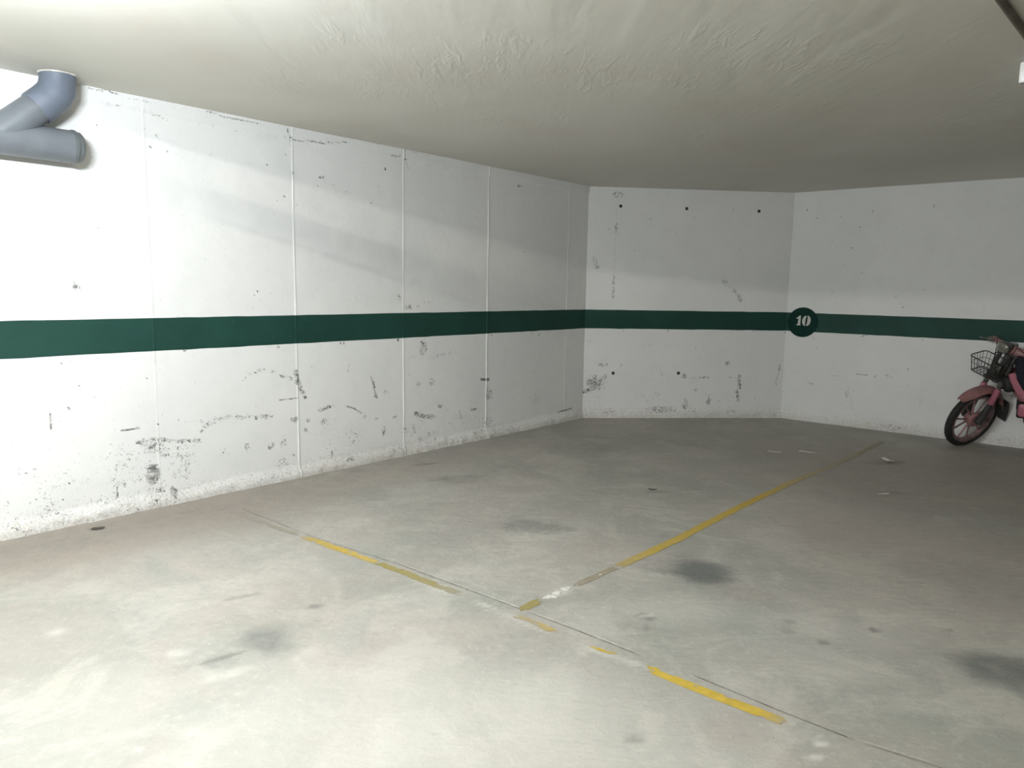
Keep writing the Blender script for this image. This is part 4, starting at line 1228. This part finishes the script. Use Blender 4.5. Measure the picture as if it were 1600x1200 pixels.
for s_ in (1, -1):
    b = MB(); b.box((-.485, .125 * s_, .425), (.27, .05, .125), bev=.028); b.build('side_panel', M_PINKB, mp)
    b = MB(); b.box((-.485, .122 * s_, .425), (.282, .035, .142), bev=.03); b.build('panel_edge', M_BLACK, mp)
# navy cloth apron hung between bar and footboard
vs = []; fs = []
prof = [(-.430, .925), (-.418, .86), (-.412, .79), (-.425, .70), (-.462, .62), (-.515, .545), (-.575, .47), (-.63, .41), (-.70, .43), (-.70, .55), (-.66, .68), (-.63, .80), (-.60, .90), (-.54, .94), (-.48, .945)]
nP = len(prof)
secs = [(-.150, .72), (-.135, .93), (-.07, 1.0), (0, 1.02), (.07, 1.0), (.135, .93), (.150, .72)]
prof = [(x + .11, min(z, .885 + .01 * math.cos(k))) for k, (x, z) in enumerate(prof)]; cxp, czp = -.43, .69
for y, sc in secs:
    for k, (x, z) in enumerate(prof):
        rp = 1 + .012 * math.sin(5 * k + 30 * y)
        vs.append((cxp + (x - cxp) * sc * rp, y, czp + (z - czp) * (.5 + .5 * sc) * rp))
for a in range(len(secs) - 1):
    for k in range(nP): fs.append((a * nP + k, a * nP + (k + 1) % nP, (a + 1) * nP + (k + 1) % nP, (a + 1) * nP + k))
fs += [tuple(range(nP))[::-1], tuple(range((len(secs) - 1) * nP, len(secs) * nP))]
b = MB(); b.add(vs, fs); b.build('leg_apron', M_NAVY, mp)
b = MB(); b.lathe([(.004, -.05), (.068, -.046), (.078, -.025), (.078, .025), (.066, .046), (.004, .05)], (-.272, .055, .64), (.9, .35, -.3), 24); b.build('air_box', M_BLACK, mp)
# engine, saddle, rack, exhaust, stand
b = MB(); b.box((-.80, .0, .235), (.22, .16, .15), bev=.03); b.tube([(-.70, 0, .27), (-.58, 0, .33)], [.058, .045], 16); engine = b.build('engine', M_DARKMET, mp)
for k in range(6):
    b = MB(); b.tube([(-.69 + .018 * k, 0, .275 + .009 * k), (-.685 + .018 * k, 0, .2775 + .009 * k)], .068, 18); b.build('cooling_fin', M_DARKMET, engine)
b = MB(); b.lathe([(.004, .085), (.075, .085), (.085, .10), (.085, .118), (.07, .125), (.004, .125)], (-.83, 0, .25), (0, 1, 0), 26); b.build('engine_cover', M_PINK, engine)
rows = []
for i in range(9):
    f = i / 8; x = -.72 - .42 * f
    hw = .055 + .075 * f ** .7; top = .80 + .02 * math.cos(f * PI)
    rows.append([(x, t * hw, top - .03 * abs(t) ** 2.5) for t in (-1, -.66, -.33, 0, .33, .66, 1)])
b = MB(); b.sheet(rows, th=-.06); b.build('saddle', M_SEAT, mp)
b = MB(); b.tube([(-.99, 0, .60), (-.97, 0, .80)], .016, 10); b.build('seat_post', M_STEEL, mp)
b = MB()
for y in (-.09, -.03, .03, .09): b.tube([(-1.02, y, .69), (-1.38, y, .69)], .006, 8)
for x in (-1.04, -1.2, -1.37): b.tube([(x, -.10, .69), (x, .10, .69)], .006, 8)
for s_ in (1, -1): b.tube([(-1.15, .10 * s_, .69), (REAR_X, .085 * s_, RW + .02)], .008, 8)
b.build('luggage_rack', M_STEEL, mp)
b = MB(); b.box((-1.44, 0, .58), (.035, .09, .06), bev=.012); b.tube([(-1.42, 0, .58), (-1.36, 0, .60)], .012, 8); b.build('tail_lamp', plain('red_lamp_plastic', (.35, .02, .02), .25, var=.05), mp)
b = MB(); b.tube([(-.68, -.06, .22), (-.72, -.12, .17), (-.85, -.14, .17), (-.95, -.14, .18), (-.97, -.14, .18), (-1.32, -.14, .22)], [.014, .014, .016, .018, .034, .036], 14); b.build('exhaust', M_STEEL, mp)
b = MB()
lm = T.inverted()
foot = T @ Vector((-.72, .20, .1)); foot.z = .006
ft = lm @ foot
b.tube([(-.70, .06, .22), (-.71, .13, .13), ft], .010, 8); b.tube([ft, ft + Vector((-.05, .01, .004))], .008, 8); b.build('side_stand', M_STEEL, mp)
